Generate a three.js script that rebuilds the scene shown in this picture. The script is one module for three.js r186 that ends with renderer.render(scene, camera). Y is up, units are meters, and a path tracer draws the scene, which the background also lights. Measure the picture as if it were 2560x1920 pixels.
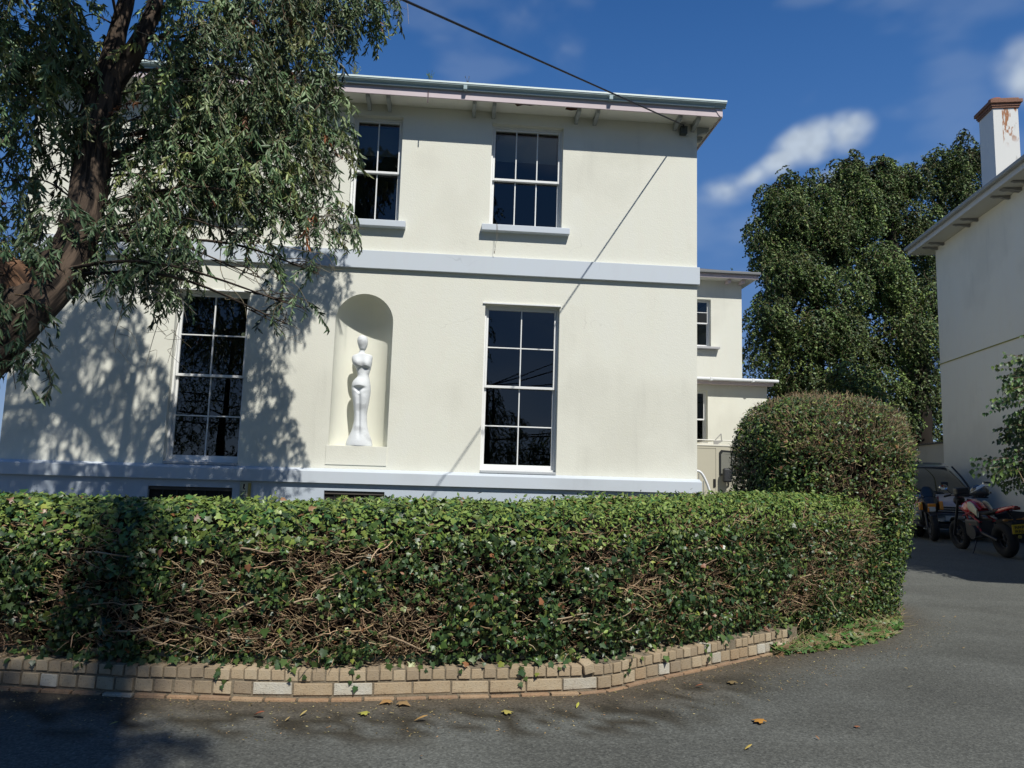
import * as THREE from 'three';
import { mergeGeometries } from 'three/addons/utils/BufferGeometryUtils.js';
import { RoundedBoxGeometry } from 'three/addons/geometries/RoundedBoxGeometry.js';

// ---------------------------------------------------------------- camera, sky, sun, exposure
const scene = new THREE.Scene();
const rad = Math.PI / 180;
const camera = new THREE.PerspectiveCamera(54.86, 4 / 3, 0.05, 900);
camera.position.set(0, 1.3, 0);
camera.rotation.order = 'YXZ';
camera.rotation.set(6.93 * rad, -4.43 * rad, 1.70 * rad);
scene.add(camera);

const renderer = new THREE.WebGLRenderer({ antialias: true });
renderer.setSize(1024, 768);
renderer.toneMapping = THREE.LinearToneMapping;
renderer.toneMappingExposure = 1.0;
renderer.shadowMap.enabled = true;

const SUN = new THREE.Vector3(0.34, 1.27, 1).normalize();
const sun = new THREE.DirectionalLight(new THREE.Color(1.0, 0.972, 0.91), 4.7);
sun.position.copy(SUN).multiplyScalar(60);
sun.target.position.set(0, 0, -8);
sun.position.add(sun.target.position);
sun.castShadow = true;
Object.assign(sun.shadow.camera, { left: -25, right: 25, top: 25, bottom: -25, near: 1, far: 140 });
sun.shadow.mapSize.set(2048, 2048);
sun.shadow.radius = 1;
scene.add(sun, sun.target);

// ---------------------------------------------------------------- random numbers and noise
function rng(seed) { let a = seed >>> 0; return () => { a = (a + 0x6D2B79F5) | 0; let t = Math.imul(a ^ (a >>> 15), 1 | a); t = (t + Math.imul(t ^ (t >>> 7), 61 | t)) ^ t; return ((t ^ (t >>> 14)) >>> 0) / 4294967296; }; }
const R = rng(20240611);
const rr = (a, b) => a + (b - a) * R();
const hash = (x, y, s) => { let h = Math.imul(x, 374761393) + Math.imul(y, 668265263) + Math.imul(s, 2147483629 | 0); h = Math.imul(h ^ (h >>> 13), 1274126177); return ((h ^ (h >>> 16)) >>> 0) / 4294967296; };
const sm = t => t * t * (3 - 2 * t);
const step = (a, b, x) => sm(Math.min(1, Math.max(0, (x - a) / (b - a))));
function vn(x, y, p, s) { // value noise that repeats every p cells
  const xi = Math.floor(x), yi = Math.floor(y), fx = sm(x - xi), fy = sm(y - yi);
  const m = v => p ? ((v % p) + p) % p : v;
  const a = hash(m(xi), m(yi), s), b = hash(m(xi + 1), m(yi), s), c = hash(m(xi), m(yi + 1), s), d = hash(m(xi + 1), m(yi + 1), s);
  return (a + (b - a) * fx) * (1 - fy) + (c + (d - c) * fx) * fy;
}
function fbm(x, y, p, oct, s = 1) { let v = 0, a = 0.5, n = 0; for (let i = 0; i < oct; i++) { v += a * vn(x, y, p, s + i); n += a; x *= 2; y *= 2; p *= 2; a *= 0.5; } return v / n; }
const mix = (a, b, t) => a + (b - a) * t;
const mix3 = (a, b, t) => [mix(a[0], b[0], t), mix(a[1], b[1], t), mix(a[2], b[2], t)];

// the sky: deep summer blue with a few fair weather clouds
{
  const w = 2048, h = 1024, data = new Float32Array(w * h * 4);
  const D = (az, el) => [Math.sin(az * rad) * Math.cos(el * rad), Math.sin(el * rad), -Math.cos(az * rad) * Math.cos(el * rad)];
  // [azimuth, elevation, half width, half height, tilt, strength]
  const puffs = [[27.0, 24.1, 3.4, 1.75, 0.25, 1.0], [29.3, 24.4, 2.4, 1.7, 0.1, 1.0], [24.6, 22.9, 2.8, 1.2, 0.5, 0.85], [21.0, 21.4, 3.4, 1.4, 0.1, 0.6], [22.9, 22.1, 2.4, 1.1, 0.45, 0.75], [28.5, 21.6, 4.2, 1.0, 0.3, 0.4], [32.5, 21.8, 1.6, 0.8, 0.4, 0.3],
    [4.5, 33.5, 4.5, 2.6, 0.3, 0.2], [8.0, 31.5, 2.6, 3.0, 0.6, 0.2], [41.2, 25.6, 2.6, 3.4, 0.9, 0.9], [33, 32, 4, 1.4, 0.5, 0.16], [27, 27, 2, 1, 0.4, 0.13], [-62, 24, 14, 5, 0.1, 0.7], [70, 28, 16, 6, 0.2, 0.7],
    [110, 20, 14, 4, 0, 0.7], [172, 27, 10, 4, 0.2, 0.8], [-140, 26, 10, 4, 0.1, 0.6], [-105, 20, 14, 4, 0.1, 0.7], [150, 16, 12, 3, 0, 0.5]];
  for (let j = 0; j < h; j++) {
    const el = ((j + 0.5) / h - 0.5) * 180;
    const e = Math.max(0, el);
    const t = 1 - Math.exp(-e / 8);
    let base = mix3([0.34, 0.46, 0.62], [0.050, 0.165, 0.44], t);
    base = mix3(base, [0.022, 0.090, 0.28], step(19, 44, e));
    if (el < 0) base = [0.06, 0.07, 0.05];
    for (let i = 0; i < w; i++) {
      const th = ((i + 0.5) / w - 0.5) * 2 * Math.PI;
      const az = Math.atan2(Math.cos(th), -Math.sin(th)) / rad;
      let c = base;
      if (el > 3) {
        let k = 0;
        for (const [pa, pe, hw, hh, tilt, st] of puffs) {
          let da = az - pa; if (da > 180) da -= 360; if (da < -180) da += 360;
          if (Math.abs(da) > hw * 2.6 + 3 || Math.abs(el - pe) > (hh + hw) * 2.2) continue;
          da *= Math.cos(el * rad);
          const ct = Math.cos(tilt), stt = Math.sin(tilt), u = (da * ct + (el - pe) * stt) / hw, v = (-da * stt + (el - pe) * ct) / hh;
          k = Math.max(k, st * Math.max(0, 1 - Math.pow(u * u + v * v * (v < 0 ? 0.7 : 1.1), 0.55)));
        }
        if (k > 0) {
          const n = fbm(az * 0.55 + 300, el * 0.8 + 90, 0, 6, 41), n2 = fbm(az * 1.9 + 400, el * 2.3 + 50, 0, 4, 77);
          const d = step(0.06, 0.80, k * (0.40 + 1.2 * n) + (n2 - 0.5) * 0.12 * k);
          const lit = 0.90 + 0.1 * step(0.3, 0.7, n2);
          c = mix3(base, [0.60 * lit, 0.68 * lit, 0.76 * lit], d * 0.80);
        }
        const wisp = step(0.56, 0.8, fbm(az * 0.11 + 500, el * 0.3 + 20, 0, 5, 9)) * 0.10;
        c = mix3(c, [0.6, 0.68, 0.76], wisp);
      }
      const o = (j * w + i) * 4;
      data[o] = c[0]; data[o + 1] = c[1]; data[o + 2] = c[2]; data[o + 3] = 1;
    }
  }
  const sky = new THREE.DataTexture(data, w, h, THREE.RGBAFormat, THREE.FloatType);
  sky.mapping = THREE.EquirectangularReflectionMapping;
  sky.magFilter = sky.minFilter = THREE.LinearFilter;
  sky.needsUpdate = true;
  scene.background = sky; scene.environment = sky;
}

// ---------------------------------------------------------------- helpers
const used = {};
function numbered(name) { const n = used[name] = (used[name] || 0) + 1; return n === 1 ? name : name + '_' + String(n - 1).padStart(3, '0'); }
function tag(o, label, category, group) { o.userData.label = label; o.userData.category = category; if (group) o.userData.group = group; return o; }
function thing(name, label, category, pos = [0, 0, 0], turn = 0, group) {
  const o = new THREE.Group(); o.name = numbered(name); o.position.set(...pos); o.rotation.y = turn; scene.add(o); return tag(o, label, category, group);
}
function mesh(name, geo, mat, parent = scene) {
  const list = Array.isArray(geo) ? geo : [geo];
  const g = list.length === 1 ? list[0] : mergeGeometries(list.map(x => { const y = x.index ? x.toNonIndexed() : x.clone(); for (const k of Object.keys(y.attributes)) if (!['position', 'normal', 'uv'].includes(k)) y.deleteAttribute(k); return y; }));
  const m = new THREE.Mesh(g, mat); m.name = parent === scene ? numbered(name) : name; m.castShadow = m.receiveShadow = true; parent.add(m); return m;
}
function structure(o) { o.userData.kind = 'structure'; return o; }
function stuff(o) { o.userData.kind = 'stuff'; return o; }
// box from corner ranges, uv in metres
function box(x0, x1, y0, y1, z0, z1) {
  const g = new THREE.BoxGeometry(x1 - x0, y1 - y0, z1 - z0); g.translate((x0 + x1) / 2, (y0 + y1) / 2, (z0 + z1) / 2); return metreUV(g);
}
function rbox(x0, x1, y0, y1, z0, z1, r = 0.008, s = 2) {
  const g = new RoundedBoxGeometry(x1 - x0, y1 - y0, z1 - z0, s, r); g.translate((x0 + x1) / 2, (y0 + y1) / 2, (z0 + z1) / 2); return metreUV(g);
}
function metreUV(g) {
  const p = g.attributes.position, n = g.attributes.normal, uv = new Float32Array(p.count * 2);
  for (let i = 0; i < p.count; i++) {
    const ax = Math.abs(n.getX(i)), ay = Math.abs(n.getY(i)), az = Math.abs(n.getZ(i));
    if (az >= ax && az >= ay) { uv[2 * i] = p.getX(i); uv[2 * i + 1] = p.getY(i); } else if (ax >= ay) { uv[2 * i] = p.getZ(i); uv[2 * i + 1] = p.getY(i); } else { uv[2 * i] = p.getX(i); uv[2 * i + 1] = p.getZ(i); }
  }
  g.setAttribute('uv', new THREE.BufferAttribute(uv, 2)); return g;
}
function shapeOf(pts) { const s = new THREE.Shape(); pts.forEach(([x, y], i) => i ? s.lineTo(x, y) : s.moveTo(x, y)); s.closePath(); return s; }
function extrude(pts, depth, z0, holes = [], bevel = 0) {
  const s = shapeOf(pts); for (const h of holes) s.holes.push(shapeOf(h));
  const g = new THREE.ExtrudeGeometry(s, { depth, bevelEnabled: bevel > 0, bevelSize: bevel, bevelThickness: bevel, bevelSegments: 2, curveSegments: 12 }); g.translate(0, 0, z0); return metreUV(g);
}
const V = (x, y, z) => new THREE.Vector3(x, y, z);
function geom(pos, idx, uv) {
  const g = new THREE.BufferGeometry(); g.setAttribute('position', new THREE.BufferAttribute(new Float32Array(pos), 3));
  g.setAttribute('uv', new THREE.BufferAttribute(new Float32Array(uv || new Array(pos.length / 3 * 2).fill(0)), 2)); g.setIndex(idx); g.computeVertexNormals(); return g;
}
// a tube that tapers along its points
function taper(pts, rads, sides = 8, wob = 0) {
  const n = pts.length, pos = [], uv = [], idx = []; let along = 0;
  let up = V(0.13, 0.31, 0.94).normalize();
  for (let i = 0; i < n; i++) {
    const t = pts[Math.min(n - 1, i + 1)].clone().sub(pts[Math.max(0, i - 1)]).normalize();
    const s = up.clone().sub(t.clone().multiplyScalar(up.dot(t))).normalize(), b = t.clone().cross(s); up = s;
    if (i) along += pts[i].distanceTo(pts[i - 1]);
    for (let k = 0; k <= sides; k++) {
      const a = k / sides * Math.PI * 2, r = rads[i] * (1 + (wob ? wob * (vn(Math.cos(a) * 1.7 + 9, along * 3 + Math.sin(a) * 1.7, 0, 5) - 0.5) * 2 : 0)), p = pts[i];
      pos.push(p.x + (s.x * Math.cos(a) + b.x * Math.sin(a)) * r, p.y + (s.y * Math.cos(a) + b.y * Math.sin(a)) * r, p.z + (s.z * Math.cos(a) + b.z * Math.sin(a)) * r);
      uv.push(k / sides * Math.max(0.05, rads[0] * 6.28), along);
      if (i < n - 1 && k < sides) { const q = i * (sides + 1) + k; idx.push(q, q + sides + 1, q + 1, q + 1, q + sides + 1, q + sides + 2); }
    }
  }
  return geom(pos, idx, uv);
}
function curveTube(pts, r0, r1, sides = 8, seg = 12, wob = 0) {
  const c = new THREE.CatmullRomCurve3(pts), P = c.getPoints(seg); return taper(P, P.map((_, i) => mix(r0, r1, i / seg)), sides, wob);
}
function cyl(p, q, r0, r1 = r0, sides = 12) { const d = q.clone().sub(p); const g = new THREE.CylinderGeometry(r1, r0, d.length(), sides); g.translate(0, d.length() / 2, 0); g.applyQuaternion(new THREE.Quaternion().setFromUnitVectors(V(0, 1, 0), d.normalize())); g.translate(p.x, p.y, p.z); return g; }
function instanced(name, geo, mat, items, parent) { // items: [Matrix4, [r,g,b]]
  const m = new THREE.InstancedMesh(geo, mat, items.length); items.forEach(([M, c], i) => { m.setMatrixAt(i, M); m.setColorAt(i, new THREE.Color().setRGB(...c)); });
  m.name = parent === scene ? numbered(name) : name; m.castShadow = m.receiveShadow = true; parent.add(m); return stuff(m);
}
function pose(p, q, s) { return new THREE.Matrix4().compose(p, q, typeof s === 'number' ? V(s, s, s) : s); }
const basisQ = (x, y, z) => new THREE.Quaternion().setFromRotationMatrix(new THREE.Matrix4().makeBasis(x, y, z));
const vary = (c, a) => { const k = 1 + (R() - 0.5) * 2 * a; return [c[0] * k * (1 + (R() - 0.5) * a * 0.6), c[1] * k, c[2] * k * (1 + (R() - 0.5) * a * 0.6)]; };

// ---------------------------------------------------------------- textures and materials
function tex(size, fn, srgb = true, rep = 1) { // fn(u, v) gives sRGB-free linear colour in 0..1
  const d = new Uint8Array(size * size * 4), enc = x => { x = Math.min(1, Math.max(0, x)); return 255 * (srgb ? (x <= 0.0031308 ? 12.92 * x : 1.055 * Math.pow(x, 1 / 2.4) - 0.055) : x); };
  for (let j = 0; j < size; j++) for (let i = 0; i < size; i++) { const c = fn(i / size, j / size), o = (j * size + i) * 4; d[o] = enc(c[0]); d[o + 1] = enc(c[1]); d[o + 2] = enc(c[2]); d[o + 3] = 255; }
  const t = new THREE.DataTexture(d, size, size); t.wrapS = t.wrapT = THREE.RepeatWrapping; t.magFilter = THREE.LinearFilter; t.minFilter = THREE.LinearMipmapLinearFilter; t.generateMipmaps = true; t.repeat.set(rep, rep); if (srgb) t.colorSpace = THREE.SRGBColorSpace; t.needsUpdate = true; return t;
}
const lin = (r, g, b) => new THREE.Color().setRGB(r, g, b);
const std = (c, roughness = 0.7, extra = {}) => new THREE.MeshStandardMaterial({ color: lin(...c), roughness, ...extra });
const matte = (c, extra = {}) => new THREE.MeshPhysicalMaterial({ color: lin(...c), roughness: 1, specularIntensity: 0.15, ...extra });
const grey = v => [v, v, v];
// render: gentle blotches, hair cracks and a fine sandy grain, 5 m repeat
const stuccoMap = tex(1024, (u, v) => {
  const a = fbm(u * 4, v * 4, 4, 5, 3), b = fbm(u * 24, v * 6, 24, 3, 8), s = fbm(u * 40, v * 3, 40, 3, 15);
  let k = 1 - 0.085 * step(0.45, 0.75, a) - 0.05 * (b - 0.5) - 0.055 * step(0.60, 0.85, s) * step(0.4, 0.7, a);
  const cr = Math.abs(fbm(u * 6, v * 6, 6, 4, 33) - 0.5); if (cr < 0.0022 && vn(u * 5, v * 5, 5, 60) > 0.8) k *= 0.9;
  return [k, k * (1 - 0.012 * a), k * (1 - 0.04 * a)];
}, true, 0.2);
const stuccoBump = tex(512, (u, v) => grey(0.6 * vn(u * 190, v * 190, 190, 21) + 0.4 * fbm(u * 20, v * 20, 20, 3, 5)), false, 0.6);
const waveBump = tex(512, (u, v) => grey(fbm(u * 5, v * 5, 5, 3, 51)), false, 0.25);
const cream = new THREE.MeshStandardMaterial({ color: lin(0.745, 0.74, 0.648), roughness: 0.92, map: stuccoMap, bumpMap: stuccoBump, bumpScale: 0.0022 });
const creamNiche = new THREE.MeshStandardMaterial({ color: lin(0.735, 0.735, 0.65), roughness: 0.9, map: stuccoMap });
const creamDull = new THREE.MeshStandardMaterial({ color: lin(0.62, 0.60, 0.51), roughness: 0.95, map: stuccoMap, bumpMap: stuccoBump, bumpScale: 0.004 });
const paleBlue = new THREE.MeshStandardMaterial({ color: lin(0.56, 0.61, 0.66), roughness: 0.75, map: stuccoMap });
const baseBlue = new THREE.MeshStandardMaterial({ color: lin(0.48, 0.54, 0.61), roughness: 0.75, map: stuccoMap });
const whitePaint = std([0.80, 0.81, 0.80], 0.5, { map: stuccoMap });
const soffitPaint = new THREE.MeshStandardMaterial({ color: lin(0.82, 0.80, 0.72), roughness: 0.8, map: stuccoMap });
const fasciaPaint = new THREE.MeshStandardMaterial({ color: lin(0.62, 0.53, 0.55), roughness: 0.7, map: stuccoMap });
const gutterPaint = std([0.33, 0.44, 0.46], 0.5, { map: stuccoMap });
const gutterLip = std([0.70, 0.80, 0.76], 0.45);
const bracketPaint = std([0.34, 0.36, 0.35], 0.7);
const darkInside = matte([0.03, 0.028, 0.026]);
const rotWood = matte([0.07, 0.032, 0.022]);
const slate = std([0.11, 0.115, 0.125], 0.7, { map: stuccoMap });
const greyPaint = std([0.42, 0.42, 0.42], 0.6);
const blackPaint = std([0.012, 0.012, 0.013], 0.5);
const paneGlass = new THREE.MeshPhysicalMaterial({ color: lin(0.55, 0.62, 0.62), roughness: 0.0, metalness: 0, transmission: 1, thickness: 0, ior: 1.7 });
const statueStone = new THREE.MeshStandardMaterial({ color: lin(0.72, 0.73, 0.735), roughness: 0.8, map: tex(512, (u, v) => { const a = fbm(u * 6, v * 6, 6, 5, 71), b = vn(u * 120, v * 120, 120, 8); let k = 1 - 0.32 * step(0.52, 0.8, a) - (b > 0.93 && a > 0.5 ? 0.22 : 0); return [k * 0.98, k, k]; }), bumpMap: stuccoBump, bumpScale: 0.002 });
// ---------------------------------------------------------------- ground and road
const groundY = (x, z) => 0.13 * step(-7, -18, z);
// lines on the ground that the wall and the hedge follow (front face of the brick wall)
const wallLine = new THREE.CatmullRomCurve3([[-7.4, -5.5], [-5.6, -5.02], [-4.0, -4.76], [-2.5, -4.6], [-1.6, -4.47], [-0.75, -4.42], [0.0, -4.49], [0.55, -4.555], [0.93, -4.62], [1.30, -4.86], [1.75, -5.15], [2.15, -5.43], [2.55, -5.70], [3.1, -6.07], [3.6, -6.44], [4.1, -6.95], [4.45, -7.5], [4.62, -8.1], [4.6, -9], [4.5, -11]].map(([x, z]) => V(x, 0, z)), false, 'centripetal');
const WL = wallLine.getSpacedPoints(900), WLEN = wallLine.getLength();
function lineAt(s) { const f = Math.min(899.999, Math.max(0, s / WLEN * 900)), i = Math.floor(f), p = WL[i].clone().lerp(WL[i + 1], f - i), t = WL[Math.min(900, i + 3)].clone().sub(WL[Math.max(0, i - 2)]).normalize(); return { p, t, n: V(-t.z, 0, t.x) }; }
function sNear(x, z) { let b = 0, bd = 1e9; WL.forEach((p, i) => { const d = (p.x - x) ** 2 + (p.z - z) ** 2; if (d < bd) { bd = d; b = i; } }); return [b / 900 * WLEN, Math.sqrt(bd), WL[b]]; }
const sCorner = sNear(0.93, -4.62)[0], sWallEnd = sNear(2.75, -5.85)[0];
{
  const soil = new THREE.MeshStandardMaterial({ color: lin(0.05, 0.055, 0.028), roughness: 1 });
  const zs = [300, 60, 20, 8]; for (let z = 0; z >= -20; z -= 1) zs.push(z); zs.push(-40, -80, -160, -420);
  const pos = [], idx = [], uv = [];
  zs.forEach((z, j) => [-320, -60, -20, 0, 20, 60, 320].forEach((x, i) => { pos.push(x, groundY(x, z) - 0.03, z); uv.push(x, z); if (j && i) { const a = (j - 1) * 7 + i - 1; idx.push(a, a + 1, a + 7, a + 1, a + 8, a + 7); } }));
  const g = mesh('ground', geom(pos, idx, uv), soil); structure(g); g.userData.label = 'dark soil and grass ground around the houses';

  const asphalt = tex(1024, (u, v) => {
    const a = vn(u * 210, v * 210, 210, 3), b = vn(u * 420, v * 420, 420, 4), c = fbm(u * 5, v * 5, 5, 4, 7);
    let k = 0.52 + 0.40 * a * a + 0.25 * (b - 0.5) + 0.22 * (c - 0.5);
    const st = vn(u * 250, v * 250, 250, 11), s2 = vn(u * 160, v * 160, 160, 14); if (st > 0.84) k *= 1.6; if (s2 > 0.9) k *= 1.3; if (st < 0.14) k *= 0.6;
    return [k, k * 1.01, k * 0.98];
  }, true, 0.45);
  const asphaltB = tex(1024, (u, v) => grey(0.5 * vn(u * 210, v * 210, 210, 3) + 0.5 * vn(u * 420, v * 420, 420, 4)), false, 0.45);
  const mat = new THREE.MeshStandardMaterial({ color: lin(0.158, 0.160, 0.142), roughness: 0.95, map: asphalt, bumpMap: asphaltB, bumpScale: 0.003, vertexColors: true });
  const X0 = -9, X1 = 16, Z0 = 0.6, Z1 = -24, S = 0.09, nx = Math.round((X1 - X0) / S), nz = Math.round((Z0 - Z1) / S);
  const P = [], C = [], U = [], I = [], ids = new Int32Array((nx + 1) * (nz + 1)).fill(-1);
  const lineZ = x => { let b = -30; for (let i = 1; i <= 900; i++) { const p = WL[i - 1], q = WL[i]; if (q.x > p.x && x >= p.x && x <= q.x) { b = p.z + (q.z - p.z) * (x - p.x) / (q.x - p.x); break; } } return b; };
  const lz = []; for (let i = 0; i <= nx; i++) lz.push(lineZ(X0 + i * S));
  for (let j = 0; j <= nz; j++) for (let i = 0; i <= nx; i++) {
    const x = X0 + i * S, z = Z0 - j * S; if (x < 4.4 && z < lz[i] - 0.35) continue;
    ids[j * (nx + 1) + i] = P.length / 3; P.push(x, groundY(x, z), z); U.push(x, z);
    let c = [1, 1, 1];
    const near = Math.abs(z - lz[i]) < 3 || (x > 2 && x < 8) ? sNear(x, z) : [0, 9];
    const d = near[1], n = fbm(x * 1.3 + 40, z * 2.2 + 60, 0, 4, 17), n2 = 0.5 * fbm(x * 5 + 40, z * 5 + 60, 0, 3, 19) + 0.5 * vn(x * 13 + 80, z * 13 + 90, 0, 25);
    // dirt and moss washed up along the wall
    const dirt = step(0.62, 0.0, d - 0.25 * (n - 0.5)), moss = step(0.42, 0.58, n2) * step(0.10, 0.24, d) * step(0.80, 0.40, d + 0.5 * (n - 0.5)) * step(2.6, 1.6, x);
    c = mix3(c, [0.80, 0.60, 0.43], dirt * 0.9); c = mix3(c, [0.30, 0.24, 0.15], moss);
    const band = step(0.5, 0.8, d) * step(2.6, 1.1, d + (n - 0.5)); c = mix3(c, [0.58, 0.56, 0.53], band * 0.4 * step(0.35, 0.6, n));
    const pale = step(-3.9, -3.0, z); c = c.map(k => k * mix(1, 1.10, pale));
    const bl = fbm(x * 0.45 + 70, z * 0.45 + 30, 0, 4, 23); c = c.map(k => k * mix(0.86, 1.12, bl));
    C.push(...c);
  }
  for (let j = 0; j < nz; j++) for (let i = 0; i < nx; i++) { const a = ids[j * (nx + 1) + i], b = ids[j * (nx + 1) + i + 1], c = ids[(j + 1) * (nx + 1) + i], d = ids[(j + 1) * (nx + 1) + i + 1]; if (a >= 0 && b >= 0 && c >= 0 && d >= 0) I.push(a, b, c, b, d, c); }
  const g2 = geom(P, I, U); g2.setAttribute('color', new THREE.BufferAttribute(new Float32Array(C), 3));
  const road = mesh('road', g2, mat); structure(road); road.userData.label = 'worn grey tarmac road and drive with dirt along the brick wall';
  const far = mesh('road', geom([-60, 0.0, 14, 60, 0.0, 14, -60, 0.0, 0.6, 60, 0.0, 0.6], [0, 1, 2, 1, 3, 2], [-60, 14, 60, 14, -60, 0.6, 60, 0.6]), new THREE.MeshStandardMaterial({ color: lin(0.10, 0.10, 0.10), roughness: 0.9, map: asphalt })); structure(far);
}

// ---------------------------------------------------------------- main house
const ZF = -11.5; // face of the front wall
const house = thing('house', 'large cream rendered two storey villa with pale blue bands, filling the middle of the view', 'house', [0, 0, 0]);
// sash windows: frame > sashes, glazing bars, panes, sill
function sashWindow(parent, x0, x1, y0, y1, zf, cols, rowsUp, rowsLow, meet, opts = {}) {
  const zr = zf - (opts.recess ?? 0.10), b = 0.03, sill = opts.sill;
  const w = mesh('window', [box(x0, x0 + b, y0, y1, zr - 0.13, zr), box(x1 - b, x1, y0, y1, zr - 0.13, zr), box(x0 + b, x1 - b, y1 - b, y1, zr - 0.13, zr), box(x0 + b, x1 - b, y0, y0 + 0.03, zr - 0.13, zr - 0.001)], opts.paint || whitePaint, parent);
  const sash = (name, ya, yb, z, rows, lowRail, topRail) => {
    const st = 0.033, d = 0.04, xa = x0 + b + 0.002, xb = x1 - b - 0.002;
    const s = mesh(name, [rbox(xa, xa + st, ya, yb, z - d, z, 0.005, 1), rbox(xb - st, xb, ya, yb, z - d, z, 0.005, 1), rbox(xa + st, xb - st, yb - topRail, yb, z - d, z - 0.001, 0.005, 1), rbox(xa + st, xb - st, ya, ya + lowRail, z - d, z - 0.001, 0.005, 1)], opts.paint || whitePaint, w);
    const ix0 = xa + st, ix1 = xb - st, iy0 = ya + lowRail, iy1 = yb - topRail, bw = 0.0095;
    for (let c = 1; c < cols; c++) { const x = mix(ix0, ix1, c / cols); mesh('glazing_bar', rbox(x - bw, x + bw, iy0, iy1, z - d, z - 0.003, 0.004, 1), opts.paint || whitePaint, w); }
    for (let r = 1; r < rows; r++) { const y = mix(iy0, iy1, r / rows); mesh('glazing_bar', rbox(ix0, ix1, y - bw, y + bw, z - d + 0.002, z - 0.005, 0.004, 1), opts.paint || whitePaint, w); }
    for (let c = 0; c < cols; c++) for (let r = 0; r < rows; r++) {
      const g = new THREE.PlaneGeometry((ix1 - ix0) / cols, (iy1 - iy0) / rows); g.rotateX((R() - 0.5) * 0.012); g.rotateY((R() - 0.5) * 0.012); // old panes never sit quite flat
      g.translate(mix(ix0, ix1, (c + 0.5) / cols), mix(iy0, iy1, (r + 0.5) / rows), z - 0.022); mesh('pane', g, paneGlass, w);
    }
    return s;
  };
  const lift = opts.open || 0;
  sash('upper_sash', meet - 0.02, y1 - b, zr - 0.02, rowsUp, 0.04, 0.035);
  sash('lower_sash', y0 + 0.03 + lift, meet + 0.025 + lift, zr - 0.068, rowsLow, 0.065, 0.04);
  if (sill) mesh('sill', rbox(x0 - sill[0], x1 + sill[0], y0 - sill[1], y0, zr - 0.02, zf + sill[2], 0.01), opts.sillPaint || paleBlue, w);
  return w;
}
const rect = (x0, x1, y0, y1) => [[x0, y0], [x0, y1], [x1, y1], [x1, y0]];
const upW = [[-4.385, -3.215, 3, 5.235], [-1.79, -1.0, 2, 5.215], [0.445, 1.62, 3, 5.245]];
const loW = [[-4.31, -3.215], [0.43, 1.62]];
const NX = -1.447, NR = 0.445, NB = 1.655, NS = 3.59; // niche
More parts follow.
